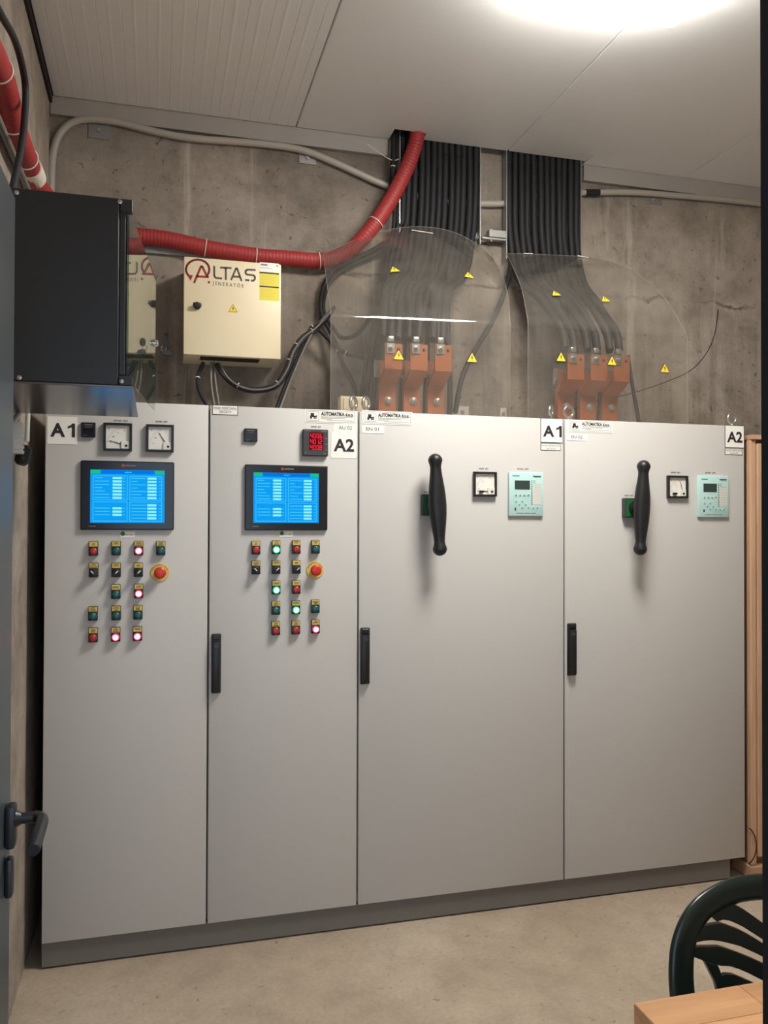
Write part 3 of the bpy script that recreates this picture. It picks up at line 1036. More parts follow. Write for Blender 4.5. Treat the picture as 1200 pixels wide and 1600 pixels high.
# rotary breaker handles
def rotary(parent, base_px, tilt, hy=-.082):
    x0, x1, z0, z1 = rect(*base_px)
    cx, cz = (x0 + x1) / 2, (z0 + z1) / 2
    b = MB().box(x0, x1, -.03, 0, z0, z1, .003).build('rotary_base', M['darkgrey'], parent)
    b['label'] = 'green and grey base plate of the rotary grip'
    MB().box(x0 + .006, x1 - .006, -.0315, -.03, z0 + .006, z1 - .006, .001).build('green_plate', M['green'], b)
    MB().lathe((cx, -.0315, cz), (0, -1, 0), [(0, .034), (.01, .033), (.012, .026), (.04, .024)], 28).build('shaft', M['black'], b, 40)
    ax = Vector((math.sin(tilt), 0, math.cos(tilt)))
    L = .208
    prof = []
    R = .0295
    c_ = L - R
    for k in range(9):
        a = PI / 2 * k / 8
        prof.append((-c_ - R * math.cos(a), R * math.sin(a), 1.0))
    prof.append((-c_ + R * .55, R * .83, .95))
    prof.append((-c_ + R * .95, .0225, .9))
    for k in range(1, 16):
        t = -1 + 2 * k / 16
        r = .0225 + ((.0375 - .0225)) * (math.cos(t * PI / 2) ** 1.3)
        prof.append((t * (c_ - R * .95), r, .72 + .18 * abs(t)))
    prof.append((c_ - R * .95, .0225, .9))
    prof.append((c_ - R * .55, R * .83, .95))
    for k in range(8, -1, -1):
        a = PI / 2 * k / 8
        prof.append((c_ + R * math.cos(a), R * math.sin(a), 1.0))
    nx = Vector((math.cos(tilt), 0, -math.sin(tilt)))
    g = MB().lathe((cx, hy, cz), ax, prof, 28, n1=nx).build('rotary_grip', M['black'], parent, 60)
    g['label'] = 'long black double-ended grip with ball ends'
    MB().box(cx + .008, cx + .0115, hy - .0262, hy - .022, cz - .008, cz + .006, .0005).build('set_screw_slot', M['ink'], g)


rotary(C3, (657, 772.5, 690, 806), -.058)
rotary(C4, (971, 778.5, 1002.5, 809), .048)


# protection relays (pale cyan front panels)
def protection(parent, px):
    x0, x1, z0, z1 = rect(*px)
    w, h = x1 - x0, z1 - z0
    b = MB().box(x0, x1, -.012, 0, z0, z1, .004, 2).build('protection_relay', M['cyan'], parent, 30)
    b['label'] = 'pale cyan relay panel with dark display'
    Y = -.012
    X = lambda u: x0 + u * w
    Z = lambda v: z1 - v * h
    MB().box(X(.165), X(.60), Y - .001, Y, Z(.395), Z(.19), .0005).build('display', M['lcd'], b)
    hbars(b, [(X(.10), X(.30), Z(.10), Z(.075))], Y, M['tealink'], 'maker_name')
    rows = [(X(.69), X(.92), Z(.10), Z(.08)), (X(.72), X(.92), Z(.12), Z(.112))]
    rows += [(X(.22), X(.42), Z(.94), Z(.93)), (X(.44), X(.62), Z(.94), Z(.93)), (X(.64), X(.78), Z(.94), Z(.93))]
    rows += [(X(.70), X(.76), Z(.20), Z(.19)), (X(.70), X(.76), Z(.245), Z(.235))]
    hbars(b, rows, Y, M['ink'])
    MB().box(X(.70), X(.92), Y - .0004, Y, Z(.735), Z(.265)).build('label_strip', M['offwhite'], b)
    hbars(b, [(X(.71), X(.91), Z(.27 + .041 * k) - .0009, Z(.27 + .041 * k)) for k in range(12)], Y - .0004, M['greyink'], 'label_lines')
    mb = MB()
    for k in range(14):
        c = Vector((X(.655), Y, Z(.195 + .041 * k)))
        mb.cyl(c, c + Vector((0, -.001, 0)), .0022, n=8)
    mb.build('indicator_lamps', M['ink'], b)['kind'] = 'stuff'
    for u, v in ((.20, .53), (.32, .53), (.44, .53), (.56, .52), (.20, .67), (.38, .67), (.29, .745), (.48, .745), (.38, .81), (.56, .81), (.70, .815), (.82, .815)):
        k_ = MB().box(X(u) - .007, X(u) + .007, Y - .0012, Y, Z(v) - .0055, Z(v) + .0055, .001).build('key', M['cyan'], b)
        hbars(k_, [(X(u) - .0035, X(u) + .0035, Z(v) - .003, Z(v) + .003)], Y - .0012, M['tealink'] if v > .6 else M['greyink'], 'key_symbol')
    MB().box(X(.165), X(.20), Y - .0006, Y, Z(.875), Z(.81)).build('service_port', M['ink'], b)


protection(C3, (793.5, 738, 847.5, 806.5))
protection(C4, (1088.5, 743.5, 1136.5, 808.5))


# lifting eyes on the cabinet roofs
def eye_bolt(parent, px, py, Y, yaw):
    c = P(px, py, Y)
    zc = Z1 + .039
    d = Vector((math.cos(yaw), math.sin(yaw), 0))
    mb = MB()
    mb.torus((c.x, Y, zc), d, (0, 0, 1), .0235, .0072, 28, 10)
    mb.lathe((c.x, Y, Z1), (0, 0, 1), [(0, .017), (.006, .017), (.009, .010), (.018, .008)], 20)
    e = mb.build('eye_bolt', M['steel'], parent, 50)
    e['label'] = 'zinc lifting eye bolt'


eye_bolt(C2, 552, 630, .07, .8)
eye_bolt(C3, 572, 630, .07, .75)
eye_bolt(C3, 861, 645, .07, .8)
eye_bolt(C4, 888.5, 640, .07, .1)
eye_bolt(C4, 1143.5, 650, .07, .1)

# ------------------------------------------------------------------ network rack on the left wall
RY0, RY1, RXF = -1.0, -.37, .322
rz0, rz1 = P(205, 604, RY0).z, P(205, 311, RY0).z
rk = empty('network_rack', ((LX + RXF) / 2, (RY0 + RY1) / 2, rz0), 'black wall-mounted network rack with ajar glass door and bunch of keys', 'network rack')
rb = MB()
rb.box(LX + .002, RXF, RY0 + .012, RY1, rz0 + .012, rz0 + .030)
rb.box(LX + .002, RXF, RY0 + .012, RY1, rz1 - .030, rz1 - .002)
rb.box(LX + .002, LX + .012, RY0 + .012, RY1, rz0 + .03, rz1 - .03)
rb.box(LX + .002, RXF, RY1 - .012, RY1, rz0 + .03, rz1 - .03)
rb.build('body', M['rack'], rk)
MB().box(LX + .003, RXF - .022, RY0, RY0 + .011, rz0 + .002, rz1 - .001, .002).build('side_panel', M['rack'], rk)
MB().box(RXF - .020, RXF - .006, RY0 + .004, RY0 + .014, rz0 + .03, rz1 - .03, .001).build('front_frame', M['rack'], rk)
MB().box(LX + .003, RXF + .016, RY0, RY1, rz0 - .004, rz0 + .0015, .001).build('base_plate', M['rackbase'], rk)
MB().box(RXF - .020, RXF + .014, RY0, RY0 + .02, rz0 + .002, rz0 + .026, .002).build('hinge_block', M['rack'], rk)
MB().box(RXF - .020, RXF + .012, RY0, RY0 + .02, rz1 - .036, rz1 - .001, .002).build('hinge_block', M['rack'], rk)
for px, py in ((26, 301), (187.5, 315.5), (30.5, 590), (190, 596)):
    c = P(px, py, RY0)
    MB().lathe(c + Vector((0, .001, 0)), (0, -1, 0), [(0, .0062), (.003, .0058), (.0045, .003)], 14).build('screw', M['steel'], rk, 40)
for pys, pxs in ((334, range(116, 158, 8)), (570, range(120, 150, 8))):
    for px in pxs:
        c = P(px, pys + (px - 116) * .06, RY0)
        MB().box(c.x - .0045, c.x + .0045, c.y - .0008, c.y + .0003, c.z - .003, c.z + .003).build('vent_slot', M['ink'], rk)
# glass door, hinged at the near post and standing a little ajar
ga, gb = Vector((P(201.2, 450, RY0 + .01).x, RY0 + .01, 0)), Vector((P(243, 540, RY1).x, RY1 + .005, 0))
gd = (gb - ga).normalized(); gn = Vector((gd.y, -gd.x, 0)) * .005
gz0, gz1 = P(209, 592, RY0 + .01).z, P(207, 328, RY0 + .01).z
door_g = MB().extrude_poly([ga + Vector((0, 0, gz0)), gb + Vector((0, 0, gz0)), gb + Vector((0, 0, gz1)), ga + Vector((0, 0, gz1))], -gn).build('glass_door', M['glass'], rk)
lc = P(240, 536, RY1 - .03)
lp = ga + gd * ((lc.y - ga.y) / gd.y); lp.z = lc.z
nn = gn.normalized()
MB().lathe(lp - nn * .004, nn, [(0, .013), (.009, .013), (.012, .010), (.016, .010)], 20).build('door_lock', M['chrome'], door_g, 40)
k1 = lp + nn * .036
MB().lathe(k1 + Vector((0, -.003, .001)), (.3, -.95, 0), [(0, .014, .75), (.004, .014, .75)], 20, n1=(0, 0, 1)).build('key', M['jamb'], door_g, 40)
k2 = lp + nn * .039 + Vector((0, 0, -.034))
MB().lathe(k2 + Vector((0, -.006, 0)), (.2, -.9, .3), [(0, .010, 1.6), (.004, .010, 1.6)], 20, n1=(0, .3, .95)).build('key', M['jamb'], door_g, 40)
MB().torus(lp + nn * .03 + Vector((0, -.002, -.017)), (0, 0, 1), nn, .008, .0012, 18, 6).build('key_ring', M['chrome'], door_g)


# ------------------------------------------------------------------ generator control box on the back wall
GY = .36
gx0, gx1 = P(287, 480, GY).x, P(439, 485, GY).x
gzb, gzt = P(360, 557, GY).z, P(360, 406.5, GY).z
gbx = empty('wall_control_box', ((gx0 + gx1) / 2, .48, gzb), 'cream steel wall box with red and grey logo below the red pipe', 'control box')
MB().box(gx0 + .004, gx1 - .004, GY + .016, WALLY - .001, gzb + .002, gzt - .002, .003).build('shell', M['creamdark'], gbx)
gdoor = MB().box(gx0, gx1, GY, GY + .014, gzb, gzt, .004, 2).build('door', M['cream'], gbx, 30)
s0 = P(313, 566, .42).x; s1 = P(405, 574, .42).x
MB().box(s0, s1, .40, .47, gzb - .001, gzb + .004).build('cable_slot', M['dark'], gbx)
kc = P(308, 478, GY)
MB().lathe(kc, (0, -1, 0), [(0, .016), (.006, .016), (.007, .012), (.018, .011)], 20).build('lock_knob', M['black'], gdoor, 40)
MB().box(kc.x - .018, kc.x + .018, GY - .026, GY - .016, kc.z - .009, kc.z + .009, .004, 2).build('lock_wing', M['black'], gdoor, 40)


def crop(u, v, Y=GY):               # lettering measured on an enlarged view of the box
    p = P(280 + u / 7.273, 395 + v / 7.273, Y)
    return (p.x, p.z)


def arc(cu, cv, ru, rv, a0, a1, n=20):
    return [crop(cu + ru * math.cos(math.radians(a0 + (a1 - a0) * k / n)), cv - rv * math.sin(math.radians(a0 + (a1 - a0) * k / n))) for k in range(n + 1)]


LW = .0088
lg = MB()
lg.stroke(arc(210, 190, 132, 112, -38, 215, 36), LW, GY - .0008, GY)
lg.prism([crop(85, 245), crop(155, 258), crop(130, 318)], GY - .0008, GY)
lg.stroke([crop(170, 340), crop(248, 155), crop(262, 155), crop(318, 272)], LW, GY - .0009, GY)
lg.stroke([crop(200, 268), crop(335, 275)], LW, GY - .0009, GY)
lg.build('logo_ring', M['logored'], gdoor)['kind'] = 'stuff'
lg = MB()
lw2 = LW * .92
lg.stroke([crop(398, 152), crop(398, 262), crop(415, 285), crop(485, 292)], lw2, GY - .0008, GY)
lg.stroke([crop(468, 168), crop(592, 174)], lw2, GY - .0008, GY)
lg.stroke([crop(530, 172), crop(530, 305)], lw2, GY - .0008, GY)
lg.stroke([crop(590, 308), crop(645, 178), crop(658, 178), crop(708, 318)], lw2, GY - .0008, GY)
lg.stroke([crop(615, 270), crop(692, 274)], lw2, GY - .0008, GY)
lg.stroke([crop(866, 196), crop(775, 192), crop(755, 205), crop(755, 235), crop(775, 248), crop(845, 256), crop(862, 272), crop(858, 305), crop(840, 318), crop(818, 316)], lw2, GY - .0008, GY)
lg.stroke([crop(752, 308), crop(795, 313)], lw2, GY - .0008, GY)
lg.build('logo_letters', M['logogrey'], gdoor)['kind'] = 'stuff'
a, b = crop(326, 346), crop(350, 322)
MB().box(a[0], b[0], GY - .0008, GY, a[1], b[1]).build('logo_square', M['logored'], gdoor)
a, b = crop(380, 376), crop(734, 340)
t = text('J E N E R A T Ö R', a[0], b[0], a[1] - .002, b[1] - .002, GY, M['logogrey'], gdoor)
t.rotation_euler = (0, math.radians(1.2), 0)
a, b = crop(912, 535), crop(1135, 125)
w, h = b[0] - a[0], b[1] - a[1]
st = MB().box(a[0], b[0], GY - .0006, GY, a[1], b[1] - .25 * h).build('instruction_sticker', M['lemon'], gdoor)
MB().box(a[0], b[0], GY - .0006, GY, b[1] - .25 * h, b[1]).build('type_sticker', M['white'], gdoor)
hbars(st, [(a[0], b[0], b[1] - .29 * h, b[1] - .255 * h), (a[0], b[0], b[1] - .655 * h, b[1] - .62 * h)], GY - .0006, M['ink'], 'sticker_heading')
hbars(st, [(a[0] + .08 * w, a[0] + (.6 + .3 * ((k * 7) % 4) / 4) * w, b[1] - (.35 + .05 * k) * h, b[1] - (.34 + .05 * k) * h) for k in range(12) if k not in (5, 6)], GY - .0006, M['yellow'], 'sticker_print')
hbars(st, [(a[0] + .06 * w, a[0] + .4 * w, b[1] - .08 * h, b[1] - .04 * h), (a[0] + .85 * w, a[0] + .95 * w, b[1] - .08 * h, b[1] - .05 * h), (a[0] + .06 * w, a[0] + .6 * w, b[1] - .15 * h, b[1] - .14 * h)], GY - .0006, M['greyink'], 'type_print')


def triangle(parent, c, e1, e2, nrm, size, lab=None):     # warning triangle lying on a surface
    def tri(sz, off, th, m, name, par):
        h = sz * .866
        pts = [c + e1 * (-sz / 2) + e2 * (-h / 3), c + e1 * (sz / 2) + e2 * (-h / 3), c + e2 * (2 * h / 3)]
        return MB().extrude_poly([p + nrm * off for p in pts], nrm * th).build(name, m, par)
    f = tri(size, .0004, .0005, M['ink'], 'warning_sticker', parent)
    f['label'] = lab or 'yellow warning triangle with black lightning bolt'
    tri(size * .86, .0009, .0005, M['warn'], 'sticker_face', f)
    z = [(.02, .30), (-.11, .06), (.0, .07), (-.06, -.16), (.12, .11), (.01, .10), (.08, .30)]
    MB().extrude_poly([c + e1 * (u * size) + e2 * (v * size) + nrm * .0014 for u, v in z], nrm * .0005).build('lightning_bolt', M['ink'], f)


triangle(gdoor, P(364, 483.5, GY), Vector((1, 0, 0)), Vector((0, 0, 1)), Vector((0, -1, 0)), .040)


# ------------------------------------------------------------------ pipes, conduits and cables
def tie(parent, p, d, r, tail=None):
    d = Vector(d).normalized()
    n1 = d.orthogonal().normalized()
    mb = MB().torus(p, n1, d.cross(n1), r, .0022, 24, 6)
    if tail is not None:
        tv = Vector(tail)
        mb.cyl(Vector(p) + tv.normalized() * r, Vector(p) + tv.normalized() * r + tv, .0014, n=6)
    return mb.build('cable_tie', M['tie'], parent)


def pipe(name, pts, r, m, label, cat, group=None, ties=(), n=12, sub=8, corr=0, tails={}):
    rf = None
    if corr:
        rf = lambda L: r * (1 + .018 * math.sin(L * 2 * PI / corr))
    o = MB().tube(pts, r, n, sub, rf).build(name, m, None, 60)
    setp(o, label, cat, group)
    q = catmull(pts, 8)
    for t in ties:
        i = min(len(q) - 2, max(1, int(t * (len(q) - 1))))
        tie(o, q[i], q[i + 1] - q[i - 1], r * 1.06, tails.get(t))
    return o


PR = .036
red_pts = [PX(-40, 30, -.015), PX(0, 118, -.015), PX(22, 200, -.015), PX(42, 252, -.015), PX(62, 296, -.015)]
red_pts += [Vector((.02, .40, P(120, 345, .5).z)), P(165, 362, .53), P(215, 369, .553), P(260, 374, .555), P(330, 389, .555), P(400, 400, .555), P(450, 404, .555), P(505, 407, .55),
            P(545, 392, .53), P(580, 357, .50), P(607, 318, .492), P(630, 275, .492), P(645, 238, .492), P(652, 205, .492)]
red_pts.append(red_pts[-1] + Vector((.01, 0, .25)))
red = pipe('red_conduit', red_pts, PR, M['redpipe'], 'thick red corrugated pipe running round the corner and up into the ceiling', 'pipe', ties=(.05, .10, .155, .47, .53, .625, .755), n=18, sub=40, corr=.016)
MB().tube([red_pts[3].lerp(red_pts[4], .15), red_pts[3].lerp(red_pts[4], .55)], PR * 1.08, 18, 4).build('tape_wrap', M['tie'], red, 60)

bp = [(78, 400), (79, 330), (80, 280), (83, 240), (92, 212), (110, 193), (140, 186), (185, 191), (240, 205), (300, 216), (400, 224), (470, 234), (520, 253), (560, 271), (606, 291), (680, 314), (752, 318.5), (786, 318.5)]
pipe('cable_conduit', [P(x, y, .580) for x, y in bp], .0160, M['beige'], 'beige plastic conduit curving along the wall left of the trays', 'conduit', n=14)
co = pipe('cable_conduit', [P(x, y, .580) for x, y in ((900, 301.5), (930, 301), (970, 300.5), (1010, 302), (1060, 306), (1130, 312), (1200, 320), (1260, 328))], .0155, M['beige'], 'beige plastic conduit along the wall right of the trays', 'conduit', n=14)
MB().cyl(P(914, 301.3, .58), P(936, 301, .58), .0175, n=16).build('black_coupling', M['black'], co, 40)
for (a, b, c, d), lab in (((138, 192, 171, 215), 'small galvanised wall bracket under the curved conduit, left corner'), ((467, 238, 494, 255), 'small galvanised wall bracket under the conduit beside the left tray'),
                          ((1010, 305, 1034, 318), 'small galvanised wall bracket under the conduit on the right')):
    p0, p1 = P(a, d, .597), P(c, b, .597)
    br = MB().box(p0.x, p1.x, .5945, .5995, p0.z, p1.z, .001).build('wall_bracket', M['galv'])
    setp(br, lab, 'bracket', 'conduit brackets')
    cc = (P((a + c) / 2, (b + d) / 2, .594))
    MB().cyl(cc, cc + Vector((0, -.007, 0)), .010, n=6).build('bolt', M['steel'], br)
# galvanised strip behind the red pipe
p0, p1 = P(218, 391, .59), P(512, 398, .59)
gs = MB().box(p0.x, p1.x, .582, .5995, p0.z - .010, p0.z + .022, .001).build('support_strip', M['galv'])
setp(gs, 'galvanised steel strip on the wall just below the red pipe', 'metal strip')

# cable trays
TY0, TY1 = .535, .562


def tray(pl, pr, pbl, pbr, label):
    xl, xr = P(pl, 300, TY0).x, P(pr, 300, TY0).x
    zl, zr = P(pl, pbl, TY0).z, P(pr, pbr, TY0).z
    t = empty('cable_tray', ((xl + xr) / 2, .56, min(zl, zr)), label, 'cable tray', 'cable trays')
    MB().box(xl - .003, xl + .002, TY0, WALLY - .02, zl, 3.98).build('side_rail', M['galv'], t)
    MB().box(xr - .002, xr + .003, TY0, WALLY - .02, zr, 3.98).build('side_rail', M['galv'], t)
    for k in range(4):
        z = max(zl, zr) + .04 + k * .28
        MB().box(xl + .002, xr - .002, .5775, .5825, z, z + .03).build('rung', M['galv'], t)
    return xl, xr, min(zl, zr)


t1l, t1r, t1b = tray(625, 750.5, 395, 381, 'galvanised cable tray full of black cables beside the red pipe')
mb = MB().tube([P(573, 225, .52), P(590, 237, .52), P(612, 250, .525), P(626, 248, .53)], .0018, 6, 4)
setp(mb.build('cable_tie', M['tie']), 'loose white cable tie sticking out left of the left tray', 'cable tie')
t2l, t2r, t2b = tray(792, 908, 404, 397, 'galvanised cable tray full of black cables right of the red pipe')

# clamp between the trays
a, b = P(753, 375, .55), P(791, 362, .55)
cl = empty('tray_clamp', ((a.x + b.x) / 2, .56, a.z), 'zinc clamp joining the two cable trays', 'clamp')
MB().box(a.x, b.x, .545, .575, a.z + .006, a.z + .016, .001).build('bar', M['steel'], cl)
MB().box(a.x + .035, b.x, .540, .575, a.z + .018, b.z, .001).build('jaw', M['galv'], cl)
MB().cyl(((a.x + b.x) / 2 - .015, .55, a.z - .003), ((a.x + b.x) / 2 - .015, .55, b.z + .006), .006, n=10).build('bolt', M['steel'], cl)

# copper busbars
ORD = ['leftmost', 'middle', 'rightmost']
BARS = []


def busbar(lo, up, ytop, ybend, ylow, ybolt, label, grp):
    YL, YU, t, dep = .20, .10, .009, 0
    a, b = P(lo[0], 625, YL).x, P(lo[1], 625, YL).x
    c, d = P(up[0], 560, YU).x, P(up[1], 560, YU).x
    x0, x1 = (a + c) / 2, (b + d) / 2
    mx = (up[0] + up[1]) / 2
    zt, zb, zl = P(mx, ytop, YU).z, P(mx, ybend, YU).z, P(mx, ylow, YL).z
    root = empty('busbar', ((x0 + x1) / 2, YL, Z1), label, 'busbar', grp)
    prof = [(YL, Z1), (YL, zl), (YU, zb), (YU, zt), (YU + t, zt), (YU + t, zb - .004 + .012), (YL + t, zl + .008), (YL + t, Z1)]
    mb = MB()
    mb.extrude_poly([(x0, y, z) for y, z in prof], (x1 - x0, 0, 0))
    mb.build('bent_bar', M['copper'], root)
    MB().box(x0 - .002, x1 - .006, YL + .014, YL + .024, Z1, zt - .05).build('back_bar', M['copper'], root)
    bc = P((lo[0] + lo[1]) / 2 + .5, ybolt, YL)
    MB().lathe((bc.x, YL, bc.z), (0, -1, 0), [(0, .018), (.004, .018), (.0045, .012), (.014, .0115), (.015, .009)], 20).build('bolt', M['steel'], root, 40)
    # front lug with stud; empty hole beside it
    lx = x0 + .016
    lg_ = MB()
    lg_.box(lx - .012, lx + .026, YU - .006, YU, zt - .042, zt + .004, .002)
    lg_.box(lx - .008, lx + .022, YU - .014, YU + .012, zt + .004, zt + .030, .006, 2)
    l_ = lg_.build('cable_lug', M['steel'], root, 30)
    MB().lathe((lx + .007, YU - .006, zt - .020), (0, -1, 0), [(0, .0125), (.003, .0125), (.0035, .009), (.010, .009), (.0105, .005), (.022, .005)], 16).build('stud', M['steel'], l_, 40)
    MB().cyl((x1 - .018, YU - .0004, zt - .024), (x1 - .018, YU + .001, zt - .024), .007, n=16).build('bolt_hole', M['dark'], root)
    # second lug on the back bar, showing at the left
    l2 = MB().box(x0 - .020, x0 + .004, YL - .004, YL + .012, zt - .125, zt - .05, .003).build('cable_lug', M['steel'], root, 30)
    MB().cyl((x0 - .008, YL - .005, zt - .10), (x0 - .008, YL - .014, zt - .10), .006, n=10).build('stud', M['steel'], l2)
    BARS.append((x0, x1, YU, zt))


for k, (lo, up) in enumerate((((592.7, 619.3), (600.7, 628)), ((632, 658), (640, 667.3)), ((669.6, 695.7), (678.4, 704)))):
    busbar(lo, up, 537 + k * 1.0, 577 + k * 1.5, 604 + k * 1, 626 + k * .8, ORD[k] + ' of the three bent copper busbars under the left clear cover', 'busbars under the left cover')
for k, (lo, up) in enumerate((((872, 897.5), (886.5, 911.5)), ((908, 934), (921.5, 946)), ((942, 968), (957, 981)))):
    busbar(lo, up, 553 + k * 1.5, 593 + k * 1.5, 617 + k * 1.5, 635 + k * 1, ORD[k] + ' of the three bent copper busbars under the right clear cover', 'busbars under the right cover')

ORDN = ['first', 'second', 'third', 'fourth', 'fifth', 'sixth', 'seventh', 'eighth', 'ninth', 'tenth', 'eleventh', 'twelfth', 'thirteenth', 'fourteenth', 'fifteenth']


def power_cables(xl, xr, zb, bars, n, which):
    rr = random.Random(11 if which == 'left' else 12)
    r = .0158
    for k in range(n):
        xt = xl + .018 + (xr - xl - .036) * k / (n - 1) + rr.uniform(-.003, .003)
        bi = min(2, k * 3 // n)
        ks = [j for j in range(n) if min(2, j * 3 // n) == bi]
        x0, x1, yu, zt = bars[bi]
        f = (k - ks[0]) / max(1, len(ks) - 1)
        xb = x0 - .005 + (x1 - x0) * .88 * f
        row = (k - ks[0]) % 2
        yb = yu + .016 + .05 * row
        yt = .553 + rr.uniform(-.004, .004)
        wig = rr.uniform(-.012, .012)
        pts = [(xt, yt, 3.95), (xt, yt, 3.6), (xt + wig * .3, yt, 3.3), (xt + wig * .4 + (xb - xt) * .05, yt - .004, zb + .12), (xt + (xb - xt) * .28, .50 - .02 * row, zb - .10),
               (xt + (xb - xt) * .70 + wig, .33, zt + .30), (xb + (xt - xb) * .06, yb + .035, zt + .13), (xb, yb, zt + .028)]
        o = MB().tube(pts, r, 10, 7).build('power_cable', M['cable'], None, 60)
        setp(o, '%s black power cable from the left in the %s cable tray' % (ORDN[k], which), 'cable', 'power cables in the %s tray' % which)
        if rr.random() < .35:
            q = catmull(pts, 8)
            i = rr.choice((12, 18, 22, 26))
            tie(o, q[i], q[i + 1] - q[i - 1], r * 1.08).data.materials[0] = M['tie'] if rr.random() < .4 else M['black']


power_cables(t1l, t1r, t1b, BARS[:3], 13, 'left')
power_cables(t2l, t2r, t2b, BARS[3:], 12, 'right')

CB = 'control cables between wall box and cabinets'
cab_defs = [
    ([(318, 566, .44), (309, 590, .44), (312, 612, .40), (326, 640, .35)], .0085, 'cable', 'black cable hanging from the cream box, nearest the corner', (.35,)),
    ([(330, 566, .44), (330, 600, .42), (336, 640, .36)], .0055, 'cable2', 'thin grey cable below the cream box, left of a pair', ()),
    ([(334, 566, .45), (337, 600, .43), (343, 640, .37)], .0055, 'cable2', 'thin grey cable below the cream box, right of a pair', ()),
    ([(338, 568, .44), (350, 588, .43), (372, 602, .42), (400, 608, .41), (430, 600, .41), (447, 575, .42), (456, 550, .43), (471, 528, .45), (492, 513, .47), (510, 498, .50), (520, 484, .54)], .0095, 'cable', 'upper black cable of the bundle looping from the cream box', (.2, .42, .56, .66, .78)),
    ([(341, 568, .45), (353, 592, .44), (374, 607, .43), (401, 612, .42), (433, 604, .42), (451, 578, .43), (460, 552, .44), (475, 531, .46), (494, 516, .48), (512, 494, .51), (522, 480, .55)], .0080, 'cable', 'lower black cable of the bundle looping from the cream box', ()),
    ([(343, 568, .43), (356, 590, .42), (376, 604, .405), (402, 609, .395), (431, 602, .395), (449, 577, .405), (458, 551, .42), (473, 529, .44), (493, 513, .46), (508, 497, .49), (518, 485, .52)], .0040, 'cable2', 'thin grey wire on the bundle looping from the cream box', ()),
    ([(432, 640, .33), (445, 605, .38), (457, 578, .44), (470, 548, .47), (482, 524, .49), (492, 511, .50), (530, 546, .49), (555, 557, .47), (590, 566, .44)], .0095, 'cable', 'black cable rising from the cabinet roof and bending under the left cover', (.60, .8)),
    ([(437, 640, .31), (450, 605, .36), (461, 578, .42), (474, 548, .45), (487, 522, .47), (505, 498, .52), (517, 483, .56)], .0060, 'cable2', 'grey cable rising from the cabinet roof to the red pipe', ()),
    ([(612, 372, .55), (580, 392, .555), (545, 408, .56), (520, 424, .555), (506, 448, .55), (501, 475, .56), (504, 496, .55), (516, 518, .53), (528, 545, .50), (536, 570, .46), (550, 595, .40), (562, 640, .30)], .0105, 'cable', 'thick black cable looping behind the left edge of the left cover', (.74,)),
    ([(600, 392, .56), (570, 405, .565), (540, 420, .568), (520, 436, .565), (509, 455, .562), (505, 475, .57), (508, 494, .565), (520, 512, .55), (535, 528, .53), (560, 520, .50), (590, 480, .50), (612, 440, .52), (626, 400, .54)], .0100, 'cable', 'black cable rising behind the left cover to the left tray', ()),
    ([(800, 405, .54), (790, 450, .46), (770, 500, .36), (742, 548, .30), (722, 590, .27), (711, 645, .25)], .0120, 'cable', 'single thick black cable slanting between the two clear covers', ()),
    ([(981, 556, .18), (986, 590, .17), (992, 625, .16), (999, 664, .15)], .0090, 'cable', 'black cable beside the rightmost copper busbar', ()),
    ([(1122, 484, .594), (1117, 520, .55), (1105, 550, .50), (1080, 578, .45), (1040, 597, .38), (985, 615, .30), (925, 629, .25), (888, 642, .20)], .0022, 'cable', 'thin dark wire sagging from a hole in the right wall area', ()),
    ([(570, 655, .30), (575, 600, .30), (583, 540, .32), (598, 470, .40), (612, 400, .50), (622, 350, .525)], .0125, 'cable', 'outer black cable running down left of the copper busbars', ()),
    ([(580, 655, .28), (585, 600, .28), (592, 540, .30), (606, 470, .38), (620, 400, .49), (634, 350, .525)], .0125, 'cable', 'inner black cable running down left of the copper busbars', ()),
    ([(562, 655, .33), (567, 600, .33), (576, 540, .35), (592, 470, .42), (607, 400, .51), (616, 340, .53), (614, 260, .53), (616, 200, .54)], .0095, 'cable', 'slim black cable hugging the outside of the left tray', (.86,)),
    ([(626, 655, .26), (628, 590, .26), (632, 530, .28), (642, 460, .38), (652, 400, .50)], .0130, 'cable', 'black cable passing down between the left and middle busbars of the left cover', ()),
    ([(664, 655, .26), (666, 590, .26), (668, 530, .28), (672, 460, .38), (678, 400, .50)], .0130, 'cable', 'black cable passing down between the middle and right busbars of the left cover', ()),
    ([(702, 655, .26), (703, 600, .27), (700, 540, .29), (700, 460, .38), (704, 400, .50)], .0130, 'cable', 'black cable passing down right of the busbars of the left cover', ()),
    ([(903, 665, .26), (903, 600, .26), (898, 540, .28), (878, 470, .38), (858, 415, .50)], .0130, 'cable', 'black cable passing down between the left and middle busbars of the right cover', ()),
    ([(938, 665, .26), (938, 600, .26), (932, 540, .28), (908, 470, .38), (884, 415, .50)], .0130, 'cable', 'black cable passing down between the middle and right busbars of the right cover', ()),
    ([(548, 378, .565), (575, 358, .56), (597, 332, .555), (608, 300, .555), (612, 260, .555), (614, 205, .555)], .0085, 'cable', 'black cable curving up beside the red pipe into the ceiling', ()),
]
for pts, r, m, lab, ties in cab_defs:
    pipe('control_cable', [P(*p) for p in pts], r, M[m], lab, 'cable', CB, ties=ties, n=8, sub=7)

